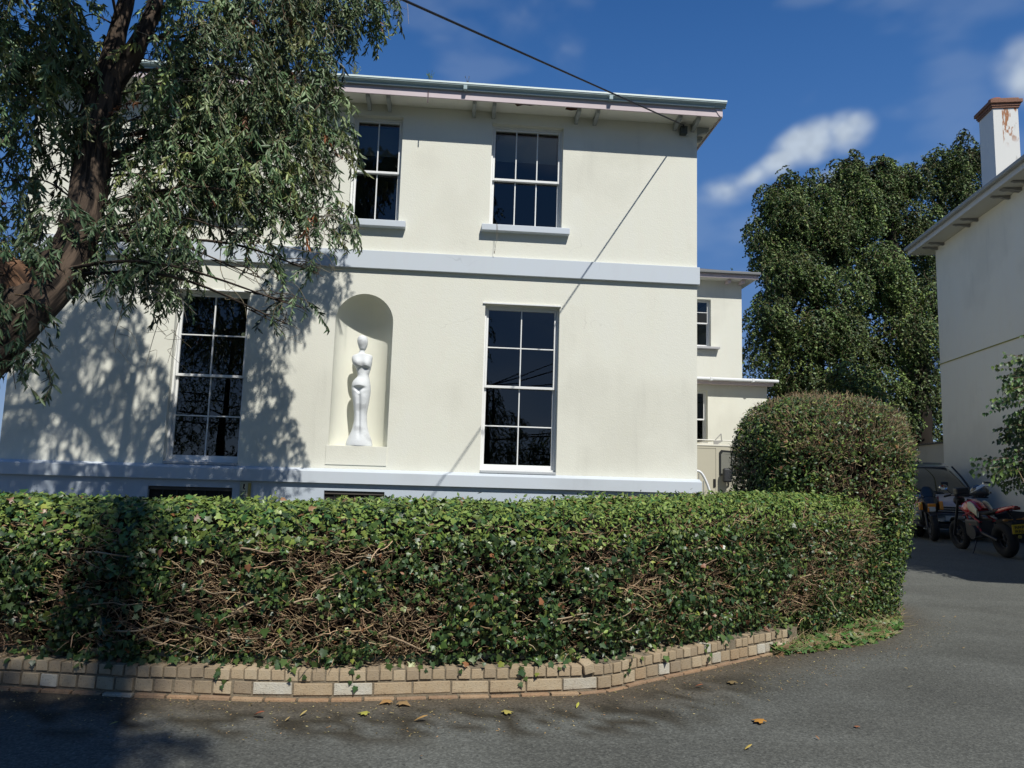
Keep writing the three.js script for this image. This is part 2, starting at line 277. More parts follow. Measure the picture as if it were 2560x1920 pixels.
{
  const holes = [];
  for (const [a, b, , y0] of upW) holes.push(rect(a, b, y0, 6.985));
  for (const [a, b] of loW) holes.push(rect(a, b, 1.325, 3.965));
  const arch = [[NX - NR, NB], [NX - NR, NS]]; for (let i = 1; i < 28; i++) { const t = Math.PI - i / 28 * Math.PI; arch.push([NX + Math.cos(t) * NR, NS + Math.sin(t) * NR]); } arch.push([NX + NR, NS], [NX + NR, NB]); holes.push(arch);
  mesh('front_wall', extrude([[-6.65, -0.2], [3.866, -0.2], [3.866, 7.35], [-6.65, 7.35]], 0.32, ZF - 0.32, holes), cream, house);
  mesh('side_wall', box(3.566, 3.866, -0.2, 7.35, -21.5, ZF - 0.32), cream, house);
  mesh('side_wall', box(-6.65, -6.35, -0.2, 7.35, -21.5, ZF - 0.32), cream, house);
  mesh('rear_wall', box(-6.35, 3.566, -0.2, 7.35, -21.5, -21.2), cream, house);
  // dim rooms behind the windows
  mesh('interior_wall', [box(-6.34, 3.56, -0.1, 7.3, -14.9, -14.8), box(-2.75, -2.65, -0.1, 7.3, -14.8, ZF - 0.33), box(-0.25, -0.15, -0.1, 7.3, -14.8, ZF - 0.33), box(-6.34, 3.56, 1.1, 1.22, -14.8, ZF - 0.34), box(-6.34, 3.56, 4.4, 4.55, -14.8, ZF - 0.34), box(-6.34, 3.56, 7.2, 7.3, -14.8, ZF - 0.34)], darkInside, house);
  // niche: half round shaft with a half dome
  const P = [], I = [], U = [], N = 40, rows = [];
  for (let j = 0; j <= 8; j++) rows.push([NB + (NS - NB) * j / 8, 1, 0]);
  for (let j = 1; j <= 20; j++) { const e = j / 20 * Math.PI / 2; rows.push([NS + Math.sin(e) * NR, Math.cos(e), 0]); }
  rows.forEach(([y, k], j) => { for (let i = 0; i <= N; i++) { const a = i / N * Math.PI; P.push(NX + Math.cos(a) * NR * k, y, ZF - Math.sin(a) * NR * k - 0.001); U.push(a * NR, y); if (j && i) { const q = j * (N + 1) + i; I.push(q, q - 1, q - N - 1, q - 1, q - N - 2, q - N - 1); } } });
  const niche = mesh('niche', geom(P, I, U), creamNiche, house);
  const fl = [[NX - NR, 0]]; for (let i = 1; i < 24; i++) { const a = Math.PI - i / 24 * Math.PI; fl.push([NX + Math.cos(a) * NR, Math.sin(a) * NR]); } fl.push([NX + NR, 0]);
  const fg = new THREE.ExtrudeGeometry(shapeOf(fl), { depth: 0.05, bevelEnabled: false }); fg.rotateX(-Math.PI / 2); fg.translate(0, NB - 0.052, ZF - 0.002); mesh('niche_floor', metreUV(fg), creamNiche, niche);
  mesh('pedestal', rbox(NX - 0.475, NX + 0.447, 1.362, NB - 0.002, ZF + 0.001, ZF + 0.014, 0.005), cream, house);

  mesh('string_course', rbox(-6.68, 3.895, 4.437, 4.724, ZF + 0.001, ZF + 0.062, 0.006), paleBlue, house);
  // water table with a weathered top and the base below it
  const wt = extrude([[0, 1.302], [0.035, 1.288], [0.125, 1.262], [0.13, 1.255], [0.13, 1.085], [0, 1.085]], 10.59, 0); wt.rotateY(Math.PI / 2); // profile runs along x
  wt.scale(1, 1, -1); wt.translate(-6.69, 0, ZF + 0.002); const ix = wt.index; if (ix) wt.setIndex([...ix.array].reverse()); else { const p = wt.attributes.position.array; for (let i = 0; i < p.length; i += 9) for (let k = 0; k < 3; k++) { const t = p[i + 3 + k]; p[i + 3 + k] = p[i + 6 + k]; p[i + 6 + k] = t; } } wt.computeVertexNormals();
  mesh('plinth_moulding', metreUV(wt), paleBlue, house);
  const bw = [[-4.46, -3.245], [-1.90, -1.0]];
  mesh('plinth', extrude([[-6.68, -0.2], [3.895, -0.2], [3.895, 1.083], [-6.68, 1.083]], 0.07, ZF + 0.001, bw.map(([a, b]) => rect(a, b, 0.25, 0.972))), baseBlue, house);
  for (const [a, b] of bw) {
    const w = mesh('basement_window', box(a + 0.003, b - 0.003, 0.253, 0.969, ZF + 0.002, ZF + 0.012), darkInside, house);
    for (let i = 1; i < 6; i++) { const x = mix(a, b, i / 6); mesh('window_bar', box(x - 0.008, x + 0.008, 0.26, 0.96, ZF + 0.015, ZF + 0.03), blackPaint, w); }
    mesh('window_head', box(a + 0.004, b - 0.004, 0.92, 0.968, ZF + 0.013, ZF + 0.045), std([0.07, 0.06, 0.05]), w);
  }
  const wU = []; for (const [a, b, c, y0] of upW) wU.push(sashWindow(house, a, b, y0, 6.985, ZF, c, 1, 1, 6.085, { recess: 0.105, sill: [0.12, 0.105, 0.115] }));
  const wL = []; for (const [a, b] of loW) wL.push(sashWindow(house, a, b, 1.345, 3.965, ZF, 2, 2, 2, 2.665, { recess: 0.11, sill: [-0.004, 0.042, 0.03], sillPaint: std([0.42, 0.44, 0.45], 0.9, { map: stuccoMap }) }));
  for (const [a, b] of loW) mesh('window_hood', box(a - 0.035, b + 0.02, 3.968, 3.988, ZF + 0.001, ZF + 0.026), whitePaint, house);
  const st = new THREE.CircleGeometry(0.034, 24); st.translate(-3.31, 3.33, ZF - 0.1505); mesh('sticker', st, std([0.62, 0.58, 0.36], 0.6), wL[0]);
  // roller blind edge and dangling cords at the right upper window
  mesh('blind', box(0.53, 1.54, 6.46, 6.9, -11.78, -11.772), std([0.20, 0.21, 0.21], 0.9), wU[2]);
  mesh('blind', box(-1.72, -1.07, 6.42, 6.9, -11.78, -11.772), std([0.10, 0.10, 0.095], 0.9), wU[1]);
  mesh('hanging_cord', [curveTube([V(0.56, 5.245, -11.385), V(0.565, 5.0, -11.38), V(0.54, 4.78, -11.40)], 0.0028, 0.0028, 5, 8), curveTube([V(0.57, 5.245, -11.385), V(0.585, 5.1, -11.38), V(0.592, 4.97, -11.40)], 0.0028, 0.0028, 5, 8), cyl(V(0.54, 4.80, -11.40), V(0.54, 4.765, -11.40), 0.008)], std([0.25, 0.22, 0.18]), house);

  // eaves: soffit, fascia board, gutter, paired brackets
  const eaves = mesh('soffit', [box(-6.95, 4.14, 7.175, 7.20, ZF + 0.002, -11.105), box(3.868, 4.14, 7.176, 7.199, -21.6, ZF + 0.001), box(-6.95, -6.652, 7.176, 7.199, -21.6, ZF + 0.001)], soffitPaint, house);
  mesh('fascia', [rbox(-6.96, 4.147, 7.135, 7.30, -11.104, -11.08, 0.004, 1), rbox(4.142, 4.16, 7.137, 7.298, -21.6, -11.106, 0.004, 1)], fasciaPaint, eaves);
  mesh('fascia_end', extrude([[4.0, 7.268], [4.147, 7.268], [4.147, 7.137], [4.11, 7.14], [4.075, 7.18], [4.04, 7.24]], 0.012, -11.079), fasciaPaint, eaves);
  const gp = []; // ogee gutter profile, z outward / y
  for (const [a, b] of [[0.0, 7.272], [0.03, 7.268], [0.04, 7.276], [0.043, 7.288], [0.055, 7.305], [0.078, 7.320], [0.092, 7.328], [0.092, 7.345], [0.078, 7.345], [0.06, 7.325], [0.0, 7.325]]) gp.push([a, b]);
  const gg = new THREE.ExtrudeGeometry(shapeOf(gp), { depth: 11.19, bevelEnabled: false }); gg.rotateY(-Math.PI / 2); gg.scale(1, 1, 1); // z-profile now along -x
  { const p = gg.attributes.position; for (let i = 0; i < p.count; i++) { const x = p.getX(i), z = p.getZ(i); p.setXYZ(i, x + 4.19, p.getY(i), z - 11.078); } gg.computeVertexNormals(); }
  mesh('gutter', metreUV(gg), gutterPaint, eaves);
  mesh('gutter_lip', [box(-7.0, 4.192, 7.3455, 7.372, -11.006, -10.978), box(-7.0, 4.0, 7.270, 7.279, -11.040, -11.032)], gutterLip, eaves);
  for (const x of [-4.32, -2.18, -0.02, 2.3]) mesh('gutter_joint', rbox(x - 0.03, x + 0.03, 7.262, 7.342, -11.077, -10.984, 0.006, 1), gutterPaint, eaves);
  mesh('fascia_joint', box(-0.605, -0.590, 7.04, 7.235, -11.078, -11.066), std([0.09, 0.06, 0.07]), eaves);
  for (const x of [-6.3, -5.98, -4.62, -4.3, -3.14, -2.82, -1.545, -1.225, 0.135, 0.455, 1.82, 2.13, 3.48, 3.79]) {
    const prof = [[0, 7.172], [0.34, 7.172], [0.35, 7.145], [0.33, 7.115], [0.26, 7.10], [0.14, 7.09], [0.05, 7.065], [0, 7.055]];
    const g = new THREE.ExtrudeGeometry(shapeOf(prof), { depth: 0.058, bevelEnabled: false }); g.rotateY(-Math.PI / 2); g.translate(x + 0.029, 0, ZF + 0.003); mesh('bracket', metreUV(g), bracketPaint, eaves);
  }
  for (const z of [-11.62, -11.95, -13.2, -13.5]) { const g = new THREE.ExtrudeGeometry(shapeOf([[0, 7.172], [0.22, 7.172], [0.23, 7.14], [0.2, 7.1], [0.1, 7.075], [0, 7.03]]), { depth: 0.07, bevelEnabled: false }); g.translate(3.868, 0, z); mesh('bracket', metreUV(g), bracketPaint, eaves); }
  // where the soffit boards have rotted away
  const peel = pts => { const g = new THREE.ShapeGeometry(shapeOf(pts)); g.rotateX(Math.PI / 2); g.translate(0, 7.172, 0); return metreUV(g); };
  mesh('rotten_board', peel([[0.60, -11.115], [0.70, -11.16], [0.78, -11.18], [0.82, -11.25], [0.92, -11.19], [1.02, -11.2], [1.12, -11.17], [1.2, -11.18], [1.27, -11.13], [1.1, -11.11], [0.8, -11.108]]), rotWood, eaves);
  mesh('rotten_board', peel([[1.62, -11.11], [1.60, -11.24], [1.70, -11.27], [1.79, -11.24], [1.79, -11.11]]), rotWood, eaves);
  // low hipped slate roof
  const rf = geom([-7.0, 7.33, -11.08, 4.18, 7.33, -11.08, 4.18, 7.33, -21.7, -7.0, 7.33, -21.7, -3.2, 8.9, -16.4, 0.4, 8.9, -16.4], [0, 1, 5, 0, 5, 4, 1, 2, 5, 2, 3, 4, 2, 4, 5, 3, 0, 4], [0, 0, 11, 0, 11, 10, 0, 10, 4, 5, 8, 5]);
  mesh('roof', rf.toNonIndexed(), slate, house).geometry.computeVertexNormals();
}
// the sign beside the basement window
{
  const s = thing('notice_board', 'small narrow cream notice with black lettering on the blue plinth, between two basement windows', 'sign', [-3.052, 0.86, ZF + 0.073]);
  mesh('board', rbox(-0.082, 0.082, -0.21, 0.208, 0, 0.014, 0.004, 1), std([0.44, 0.42, 0.30], 0.7), s);
  mesh('yellow_edge', rbox(0.036, 0.081, -0.208, 0.19, 0.0145, 0.017, 0.001, 1), std([0.40, 0.30, 0.08], 0.7), s);
  const cv = document.createElement('canvas'); cv.width = 128; cv.height = 420; const c = cv.getContext('2d'); c.fillStyle = '#b5b29a'; c.fillRect(0, 0, 128, 420); c.fillStyle = '#14161a';
  c.beginPath(); c.ellipse(68, 48, 17, 26, 0, 0, 7); c.fill(); c.beginPath(); c.ellipse(62, 82, 14, 22, -0.4, 0, 7); c.fill(); c.beginPath(); c.ellipse(76, 104, 14, 12, 0.5, 0, 7); c.fill();
  for (let r = 0; r < 4; r++) for (let k = 0; k < (r === 3 ? 3 : 5); k++) { const x = 16 + k * 20 + (r === 3 ? 14 : 0), y = 138 + r * 60; c.fillRect(x, y, 6, 38); if (hash(k, r, 2) > 0.3) c.fillRect(x, y, 15, 7); if (hash(k, r, 3) > 0.35) c.fillRect(x, y + 31, 15, 7); if (hash(k, r, 4) > 0.5) c.fillRect(x + 10, y, 6, 38); }
  const t = new THREE.CanvasTexture(cv); t.colorSpace = THREE.SRGBColorSpace;
  const g = new THREE.PlaneGeometry(0.115, 0.40); g.translate(-0.024, 0, 0.0165); mesh('lettering', g, new THREE.MeshStandardMaterial({ map: t, roughness: 0.7 }), s);
}
// overhead cable with its wall bracket
{
  const bolt = thing('cable_bracket', 'small dark box fixed under the eaves where the overhead cable meets the wall', 'bracket', [3.62, 7.06, ZF + 0.002]);
  mesh('box', rbox(-0.055, 0.055, -0.08, 0.05, 0, 0.10, 0.008, 1), std([0.05, 0.06, 0.055], 0.6), bolt); mesh('hook', cyl(V(0, 0.02, 0.1), V(-0.03, 0.03, 0.15), 0.008), blackPaint, bolt);
  const a = V(3.59, 7.095, ZF + 0.15), d = V(-0.5465, -0.2857, 0.7872); const pts = []; for (let i = 0; i <= 30; i++) { const t = i / 30, L = 17 * t; pts.push(a.clone().add(d.clone().multiplyScalar(L))); }
  tag(mesh('overhead_cable', taper(pts, pts.map(() => 0.0112), 8), std([0.015, 0.016, 0.02], 0.6)), 'black overhead cable slanting down from the top of the sky to the eaves', 'cable');
  const e = pts[30]; const po = thing('cable_post', 'timber post behind the viewer that carries the cable', 'post', [e.x, 0, e.z]); mesh('shaft', cyl(V(0, -0.1, 0), V(0, e.y + 0.15, 0), 0.09, 0.075), std([0.12, 0.085, 0.055], 0.9), po);
}
// ---------------------------------------------------------------- buildings beyond
{
  const w = thing('rear_wing', 'cream two storey wing set back behind the right corner of the villa', 'house', [0, 0, 0]);
  mesh('wall', extrude([[3.9, 0], [8.42, 0], [8.42, 7.32], [3.9, 7.32]], 0.3, -21.3, [rect(6.55, 7.48, 5.18, 6.62)]), cream, w);
  mesh('side_wall', box(8.12, 8.42, 0, 7.32, -27, -21.302), cream, w);
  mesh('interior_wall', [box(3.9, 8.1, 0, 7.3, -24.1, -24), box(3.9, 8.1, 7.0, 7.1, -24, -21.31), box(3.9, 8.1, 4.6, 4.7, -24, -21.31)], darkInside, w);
  sashWindow(w, 6.55, 7.48, 5.18, 6.62, -21, 1, 2, 1, 5.92, { recess: 0.13, open: -0.0, sill: [0.22, 0.07, 0.17], sillPaint: greyPaint });
  const e = mesh('soffit', box(3.9, 8.75, 7.20, 7.23, -27, -20.62), soffitPaint, w);
  mesh('fascia', rbox(3.9, 8.78, 7.19, 7.31, -20.62, -20.59, 0.004, 1), fasciaPaint, e);
  mesh('gutter', rbox(3.9, 8.82, 7.30, 7.385, -20.6, -20.5, 0.02), std([0.16, 0.165, 0.165], 0.6), e);
  for (const x of [6.9, 7.95, 8.37]) mesh('bracket', rbox(x - 0.05, x + 0.05, 7.09, 7.19, -20.99, -20.72, 0.01, 1), fasciaPaint, e);
  mesh('roof', geom([3.9, 7.38, -20.6, 8.82, 7.38, -20.6, 8.82, 7.38, -27, 3.9, 8.6, -24], [0, 1, 3, 1, 2, 3], [0, 0, 5, 0, 5, 6, 0, 4]).toNonIndexed(), slate, w).geometry.computeVertexNormals();

  const a = thing('rear_extension', 'low single storey cream extension with white gutter, behind the van', 'house', [0, 0, 0]);
  mesh('wall', extrude([[3.9, 0], [8.08, 0], [8.08, 3.8], [3.9, 3.8]], 0.25, -18.75, [rect(5.55, 6.50, 2.10, 3.58)]), cream, a);
  mesh('side_wall', box(7.83, 8.08, 0, 3.8, -20.98, -18.752), cream, a);
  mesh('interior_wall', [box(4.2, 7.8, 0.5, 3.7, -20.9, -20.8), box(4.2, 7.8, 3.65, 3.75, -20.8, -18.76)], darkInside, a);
  sashWindow(a, 5.55, 6.50, 2.10, 3.58, -18.5, 4, 1, 1, 2.84, { recess: 0.12, sill: [0.05, 0.06, 0.08], sillPaint: greyPaint });
  mesh('fascia', rbox(3.9, 8.17, 3.74, 3.83, -18.49, -18.30, 0.005, 1), fasciaPaint, a);
  mesh('gutter', [rbox(3.9, 8.27, 3.815, 3.895, -18.30, -18.18, 0.03, 3), rbox(7.55, 7.62, 3.80, 3.90, -18.31, -18.17, 0.02), rbox(6.45, 6.52, 3.80, 3.90, -18.31, -18.17, 0.02)], std([0.72, 0.74, 0.74], 0.4), a);
  mesh('roof', geom([3.9, 3.9, -18.3, 8.2, 3.9, -18.3, 8.2, 4.15, -21, 3.9, 4.15, -21], [0, 1, 2, 0, 2, 3], [0, 0, 4, 0, 4, 3, 0, 3]), slate, a);
}
{
  const h = thing('neighbouring_house', 'cream rendered house with its shaded side wall running along the right edge of the drive', 'house', [13.53, 0, -19.5], -0.2165);
  const paleWall = new THREE.MeshStandardMaterial({ color: lin(0.84, 0.80, 0.67), roughness: 0.95, map: stuccoMap, bumpMap: stuccoBump, bumpScale: 0.003 });
  mesh('wall', [box(0, 0.3, 0.8, 8.05, 0, 16), box(0.3, 9, 0.8, 8.05, 0, 0.3)], paleWall, h);
  mesh('plinth', [box(-0.05, 0.3, -0.1, 0.797, -0.05, 16), box(0.3, 9, -0.1, 0.797, -0.05, 0.3)], std([0.02, 0.021, 0.02], 0.7), h);
  mesh('wall', [box(8.7, 9, 0, 8.05, 0.3, 16), box(0.3, 8.7, 0, 8.05, 15.7, 16)], cream, h);
  mesh('drip_line', [box(-0.022, -0.001, 4.69, 4.712, -0.02, 16)], std([0.28, 0.27, 0.06], 0.9), h);
  const so = mesh('soffit', box(-0.5, 9.5, 8.052, 8.08, -0.55, 16.5), std([0.55, 0.53, 0.46], 0.85, { map: stuccoMap }), h);
  mesh('fascia', [rbox(-0.53, -0.501, 8.03, 8.17, -0.58, 16.5, 0.004, 1), rbox(-0.5, 9.5, 8.03, 8.17, -0.58, -0.551, 0.004, 1)], std([0.60, 0.59, 0.55], 0.7), so);
  mesh('gutter', rbox(-0.64, -0.532, 8.15, 8.25, -0.6, 16.5, 0.03, 3), std([0.34, 0.34, 0.31], 0.7), so);
  for (const z of [0.1, 2.05, 4.0, 4.5, 6, 8]) for (const dz of [0, 0.42]) {
    const g = new THREE.ExtrudeGeometry(shapeOf([[0, 8.048], [-0.40, 8.048], [-0.41, 8.03], [-0.33, 8.005], [-0.2, 8.01], [-0.12, 7.98], [0, 7.97]]), { depth: 0.07, bevelEnabled: false }); g.translate(-0.002, 0, z + dz); mesh('bracket', metreUV(g), std([0.26, 0.25, 0.225], 0.8), so);
  }
  mesh('roof', geom([-0.62, 8.24, -0.6, -0.62, 8.24, 16.6, 9.6, 8.24, 16.6, 9.6, 8.24, -0.6, 4.5, 11.3, 4.4, 4.5, 11.3, 11.8], [0, 1, 5, 0, 5, 4, 1, 2, 5, 2, 3, 4, 2, 4, 5, 3, 0, 4], [0, 0, 16, 0, 16, 9, 0, 9, 5, 6, 11, 6]).toNonIndexed(), slate, h).geometry.computeVertexNormals();
  // chimney with corbelled brick head and a pot
  const chim = tex(256, (u, v) => { const n = fbm(u * 6, v * 6, 6, 4, 5), s = fbm(u * 9, v * 14, 9, 4, 12); let c = [0.74, 0.74, 0.70]; if (v > 0.62 && u > 0.35) c = mix3(c, [0.38, 0.17, 0.08], step(0.52, 0.62, s) * step(0.62, 0.8, v)); c = mix3(c, [0.4, 0.4, 0.35], step(0.62, 0.75, n) * 0.5); return c; });
  const cm = new THREE.MeshStandardMaterial({ map: chim, roughness: 0.95, bumpMap: waveBump, bumpScale: 0.01 });
  const X = 0.77, Z = 1.92; // local place of its outer front corner
  const c = new THREE.BoxGeometry(0.61, 3.0, 0.75); c.translate(X + 0.305, 9.75, Z - 0.375); const cs = std([0.72, 0.72, 0.68], 0.95, { bumpMap: waveBump, bumpScale: 0.01 }); const ch = mesh('chimney', c, [cs, cs, cs, cs, cm, cs], h);
  const red = std([0.25, 0.13, 0.085], 0.95, { bumpMap: stuccoBump, bumpScale: 0.01 });
  mesh('chimney_head', [rbox(X - 0.03, X + 0.64, 11.252, 11.30, Z - 0.78, Z + 0.03, 0.006, 1), rbox(X - 0.05, X + 0.66, 11.302, 11.37, Z - 0.80, Z + 0.05, 0.008, 1), rbox(X - 0.09, X + 0.70, 11.372, 11.47, Z - 0.84, Z + 0.09, 0.012, 1), rbox(X - 0.03, X + 0.64, 11.472, 11.53, Z - 0.78, Z + 0.03, 0.02, 2)], red, ch);
  const pot = new THREE.LatheGeometry([[0.14, 0], [0.135, 0.06], [0.15, 0.07], [0.15, 0.11], [0.12, 0.115], [0.11, 0.02]].map(p => new THREE.Vector2(...p)), 20); pot.translate(X + 0.2, 11.53, Z - 0.3); mesh('chimney_pot', pot, std([0.26, 0.075, 0.05], 0.8), ch);

  const b = thing('boundary_wall', 'low cream garden wall joining the far corner of the neighbouring house', 'wall', [13.53, 0, -19.5], -0.2165);
  mesh('wall', box(0.03, 0.27, -0.1, 2.50, -9, -0.06), std([0.50, 0.47, 0.39], 0.95, { map: stuccoMap }), b);
  mesh('coping', rbox(-0.02, 0.32, 2.502, 2.54, -9, -0.06, 0.006, 1), std([0.12, 0.11, 0.09], 0.95), b);
}

// ---------------------------------------------------------------- brick wall under the hedge
{
  const wall = thing('brick_wall', 'low buff brick retaining wall curving along the road under the ivy hedge', 'wall');
  const bt = tex(256, (u, v) => { const n = fbm(u * 8, v * 8, 8, 5, 91), p = vn(u * 60, v * 60, 60, 5); let k = 0.72 + 0.5 * n - (p > 0.86 ? 0.35 : 0); return [k, k * (0.95 + 0.06 * n), k * (0.9 + 0.1 * n)]; }, true, 3);
  const bb = tex(256, (u, v) => grey(0.5 * fbm(u * 16, v * 16, 16, 4, 29) + 0.5 * vn(u * 90, v * 90, 90, 7)), false, 3);
  const tones = [[0.40, 0.31, 0.20], [0.36, 0.28, 0.18], [0.32, 0.25, 0.165], [0.43, 0.345, 0.23], [0.28, 0.22, 0.15], [0.35, 0.255, 0.155]].map(c => std(c, 0.95, { map: bt, bumpMap: bb, bumpScale: 0.0025 }));
  const limed = [[0.50, 0.47, 0.39], [0.44, 0.40, 0.32]].map(c => std(c, 0.95, { map: bt, bumpMap: bb, bumpScale: 0.003 }));
  const foot = [[0.34, 0.22, 0.13], [0.30, 0.20, 0.125], [0.37, 0.26, 0.16]].map(c => std(c, 0.95, { map: bt, bumpMap: bb, bumpScale: 0.0025 }));
  const brickGeo = (l, h, d) => { const g = new RoundedBoxGeometry(l, h, d, 1, 0.0045), p = g.attributes.position; for (let i = 0; i < p.count; i++) { const x = p.getX(i), y = p.getY(i), z = p.getZ(i), k = (hash(Math.round(x * 60), Math.round(y * 90), Math.round(z * 50) + Math.round(l * 1e3)) - 0.5) * 0.004; p.setXYZ(i, x + k, y + k * 0.7, z - k); } return metreUV(g); };
  const G = { head: [0, 1].map(() => brickGeo(0.101, 0.066, 0.15)), str: [0, 1].map(() => brickGeo(0.213, 0.066, 0.15)), cope: [0, 1, 2].map(i => brickGeo(0.0665 + i * 0.0012, 0.058, 0.215)), foot: [0, 1].map(() => brickGeo(0.17, 0.09, 0.19)) };
  // mortar bed behind the faces
  const strip = (off, y0, y1, s0, s1) => { const P = [], I = [], U = []; const n = 260; for (let i = 0; i <= n; i++) { const s = mix(s0, s1, i / n), { p, n: o } = lineAt(s); const f = p.clone().add(o.clone().multiplyScalar(off)), b = p.clone().add(o.clone().multiplyScalar(off - 0.2)); P.push(f.x, y0, f.z, f.x, y1, f.z, b.x, y1, b.z, b.x, y0, b.z); U.push(s, y0, s, y1, s, y1 + 0.2, s, y0); if (i) for (let k = 0; k < 3; k++) { const a = (i - 1) * 4 + k; I.push(a, a + 4, a + 1, a + 4, a + 5, a + 1); } } return geom(P, I, U).toNonIndexed(); };
  const mo = strip(-0.008, -0.06, 0.160, 0.1, sWallEnd + 0.03); mo.computeVertexNormals();
  mesh('mortar', mo, std([0.20, 0.165, 0.115], 1, { map: bt, bumpMap: bb, bumpScale: 0.004 }), wall);
  const sag = s => 0.012 * (fbm(s * 0.7 + 20, 3, 0, 3, 5) - 0.5) * 2 - (s > sCorner ? (s - sCorner) * 0.004 : 0);
  const lay = (g, m, s, y, off, tilt = 0, roll = 0) => { const { p, n: o } = lineAt(s), b = mesh('brick', g, m, wall); b.position.set(p.x + o.x * off, y + sag(s), p.z + o.z * off); b.rotation.set(tilt, Math.atan2(o.x, o.z), roll); return b; };
  const pick = l => l[Math.floor(R() * l.length)];
  const start = sNear(-4.6, -4.85)[0];
  for (let s = start; s < sWallEnd; s += 0.0755) { // brick on edge coping
    const end = s > sWallEnd - 0.9; const loose = Math.abs(s - sCorner + 0.04) < 0.038;
    if (end && R() < 0.15) continue;
    lay(pick(G.cope), R() < (lineAt(s).p.x < -1 ? 0.01 : 0.05) ? pick(limed) : pick(tones.slice(0, 4)), s, 0.139 + rr(-0.003, 0.003) + (loose ? 0.03 : 0), -0.1075 + rr(-0.004, 0.004) + (loose ? 0.02 : 0), rr(-0.02, 0.02) + (loose ? 0.12 : 0), rr(-0.02, 0.02) + (loose ? 0.16 : 0));
  }
  { let s = start; while (s < sWallEnd - 0.04) { const x = lineAt(s).p.x; const strz = (x > -1.15 && x < 0.86) && R() < 0.9, l = strz ? 0.213 : 0.101; lay(pick(strz ? G.str : G.head), R() < (strz ? 0.3 : x < -1 ? 0.02 : 0.1) ? pick(limed) : pick(tones), s + l / 2, 0.064 + rr(-0.002, 0.002), -0.075 + rr(-0.005, 0.004), 0, rr(-0.008, 0.008)); s += l + 0.0105; } }
  { let s = start; while (s < sWallEnd - 0.1) { const m = R() < 0.1 ? pick(limed) : pick(foot); const b = lay(pick(G.foot), m, s + 0.085, -0.026 + rr(-0.004, 0.003), -0.075 + rr(-0.004, 0.004), 0, rr(-0.012, 0.012)); s += 0.182; } }
}

// ---------------------------------------------------------------- leaves
// ivy leaf with five lobes, folded a little along its midrib (about 1 m long; scale it)
function ivyLeaf(lobes = 1, fold = 0.12, curl = 0.1) {
  const half = [[0, -0.02], [0.22, -0.10], [0.46, -0.02], [0.36, 0.16], [0.62, 0.34], [0.30, 0.46], [0.24, 0.62], [0, 1.0]];
  const pos = [], idx = [], uv = [];
  const put = (x, y) => { pos.push(x * lobes, y - 0.1, -fold * Math.abs(x) * 1.6 - curl * (y - 0.3) * (y - 0.3)); uv.push(x + 0.5, y); };
  put(0, 0.3); for (const [x, y] of half) put(x, y); for (const [x, y] of half.slice(1, -1).reverse()) put(-x, y);
  const n = 14; for (let i = 1; i <= n; i++) idx.push(0, i, i === n ? 1 : i + 1);
  return geom(pos, idx, uv);
}
function ovalLeaf(w = 0.5, fold = 0.1, curl = 0.15) {
  const pos = [], idx = [], uv = []; const rows = [[0, 0.04], [0.3, w * 0.5], [0.6, w * 0.46], [0.85, w * 0.25], [1, 0.01]];
  rows.forEach(([y, x], i) => { const z = -curl * y * y; pos.push(-x, y, z - fold * x * 2, 0, y, z, x, y, z - fold * x * 2); uv.push(0, y, 0.5, y, 1, y); if (i) for (let k = 0; k < 2; k++) { const a = (i - 1) * 3 + k; idx.push(a, a + 1, a + 3, a + 1, a + 4, a + 3); } });
  return geom(pos, idx, uv);
}
function bentTwig(sides = 4) { const P = [V(0, 0, 0), V(0.035, 0.25, 0.03), V(-0.015, 0.5, 0.05), V(0.03, 0.78, 0.015), V(0.01, 1, -0.04)]; return taper(P, [0.016, 0.015, 0.013, 0.012, 0.007], sides); }
const leafMat = (rough, extra = {}) => new THREE.MeshPhysicalMaterial({ color: 0xffffff, roughness: rough, side: THREE.DoubleSide, ...extra });
const ivyMat = leafMat(0.40, { specularIntensity: 0.8 }), dullLeaf = leafMat(0.5, { specularIntensity: 0.6 }), twigMat = matte([1, 1, 1]);
const IVY = [ivyLeaf(1, 0.12, 0.1), ivyLeaf(0.85, 0.2, 0.2), ivyLeaf(1.1, 0.05, -0.12)], OVAL = [ovalLeaf(0.5, 0.12, 0.15), ovalLeaf(0.42, 0.2, 0.3)], TWIG = bentTwig();
// a leaf that lies on a surface of normal n, tip drooping
function leafPose(p, n, size, droop = 0.6, jitter = 0.7) {
  const z = n.clone().add(V(rr(-1, 1), rr(-1, 1), rr(-1, 1)).multiplyScalar(jitter)).normalize();
  const d = V(rr(-1, 1) * 0.9, -droop + rr(-0.7, 0.7), rr(-0.5, 0.5)); const y = d.sub(z.clone().multiplyScalar(d.dot(z))).normalize(); const x = y.clone().cross(z);
  return pose(p, basisQ(x, y, z), size);
}
function twigPose(p, dir, len, fat = 1) { const q = new THREE.Quaternion().setFromUnitVectors(V(0, 1, 0), dir.clone().normalize()); q.multiply(new THREE.Quaternion().setFromAxisAngle(V(0, 1, 0), rr(0, 6.28))); return pose(p, q, V(len * fat, len, len * fat)); }
const ivyTone = () => { const r = R(); return r < 0.62 ? vary([0.032, 0.064, 0.020], 0.4) : r < 0.84 ? vary([0.062, 0.105, 0.026], 0.35) : r < 0.965 ? vary([0.115, 0.155, 0.040], 0.35) : r < 0.976 ? vary([0.24, 0.26, 0.05], 0.25) : vary([0.19, 0.085, 0.04], 0.3); };
const topTone = () => { const r = R(); return r < 0.45 ? vary([0.11, 0.17, 0.032], 0.3) : r < 0.8 ? vary([0.19, 0.25, 0.055], 0.3) : r < 0.965 ? vary([0.045, 0.11, 0.028], 0.3) : vary([0.20, 0.11, 0.05], 0.3); };
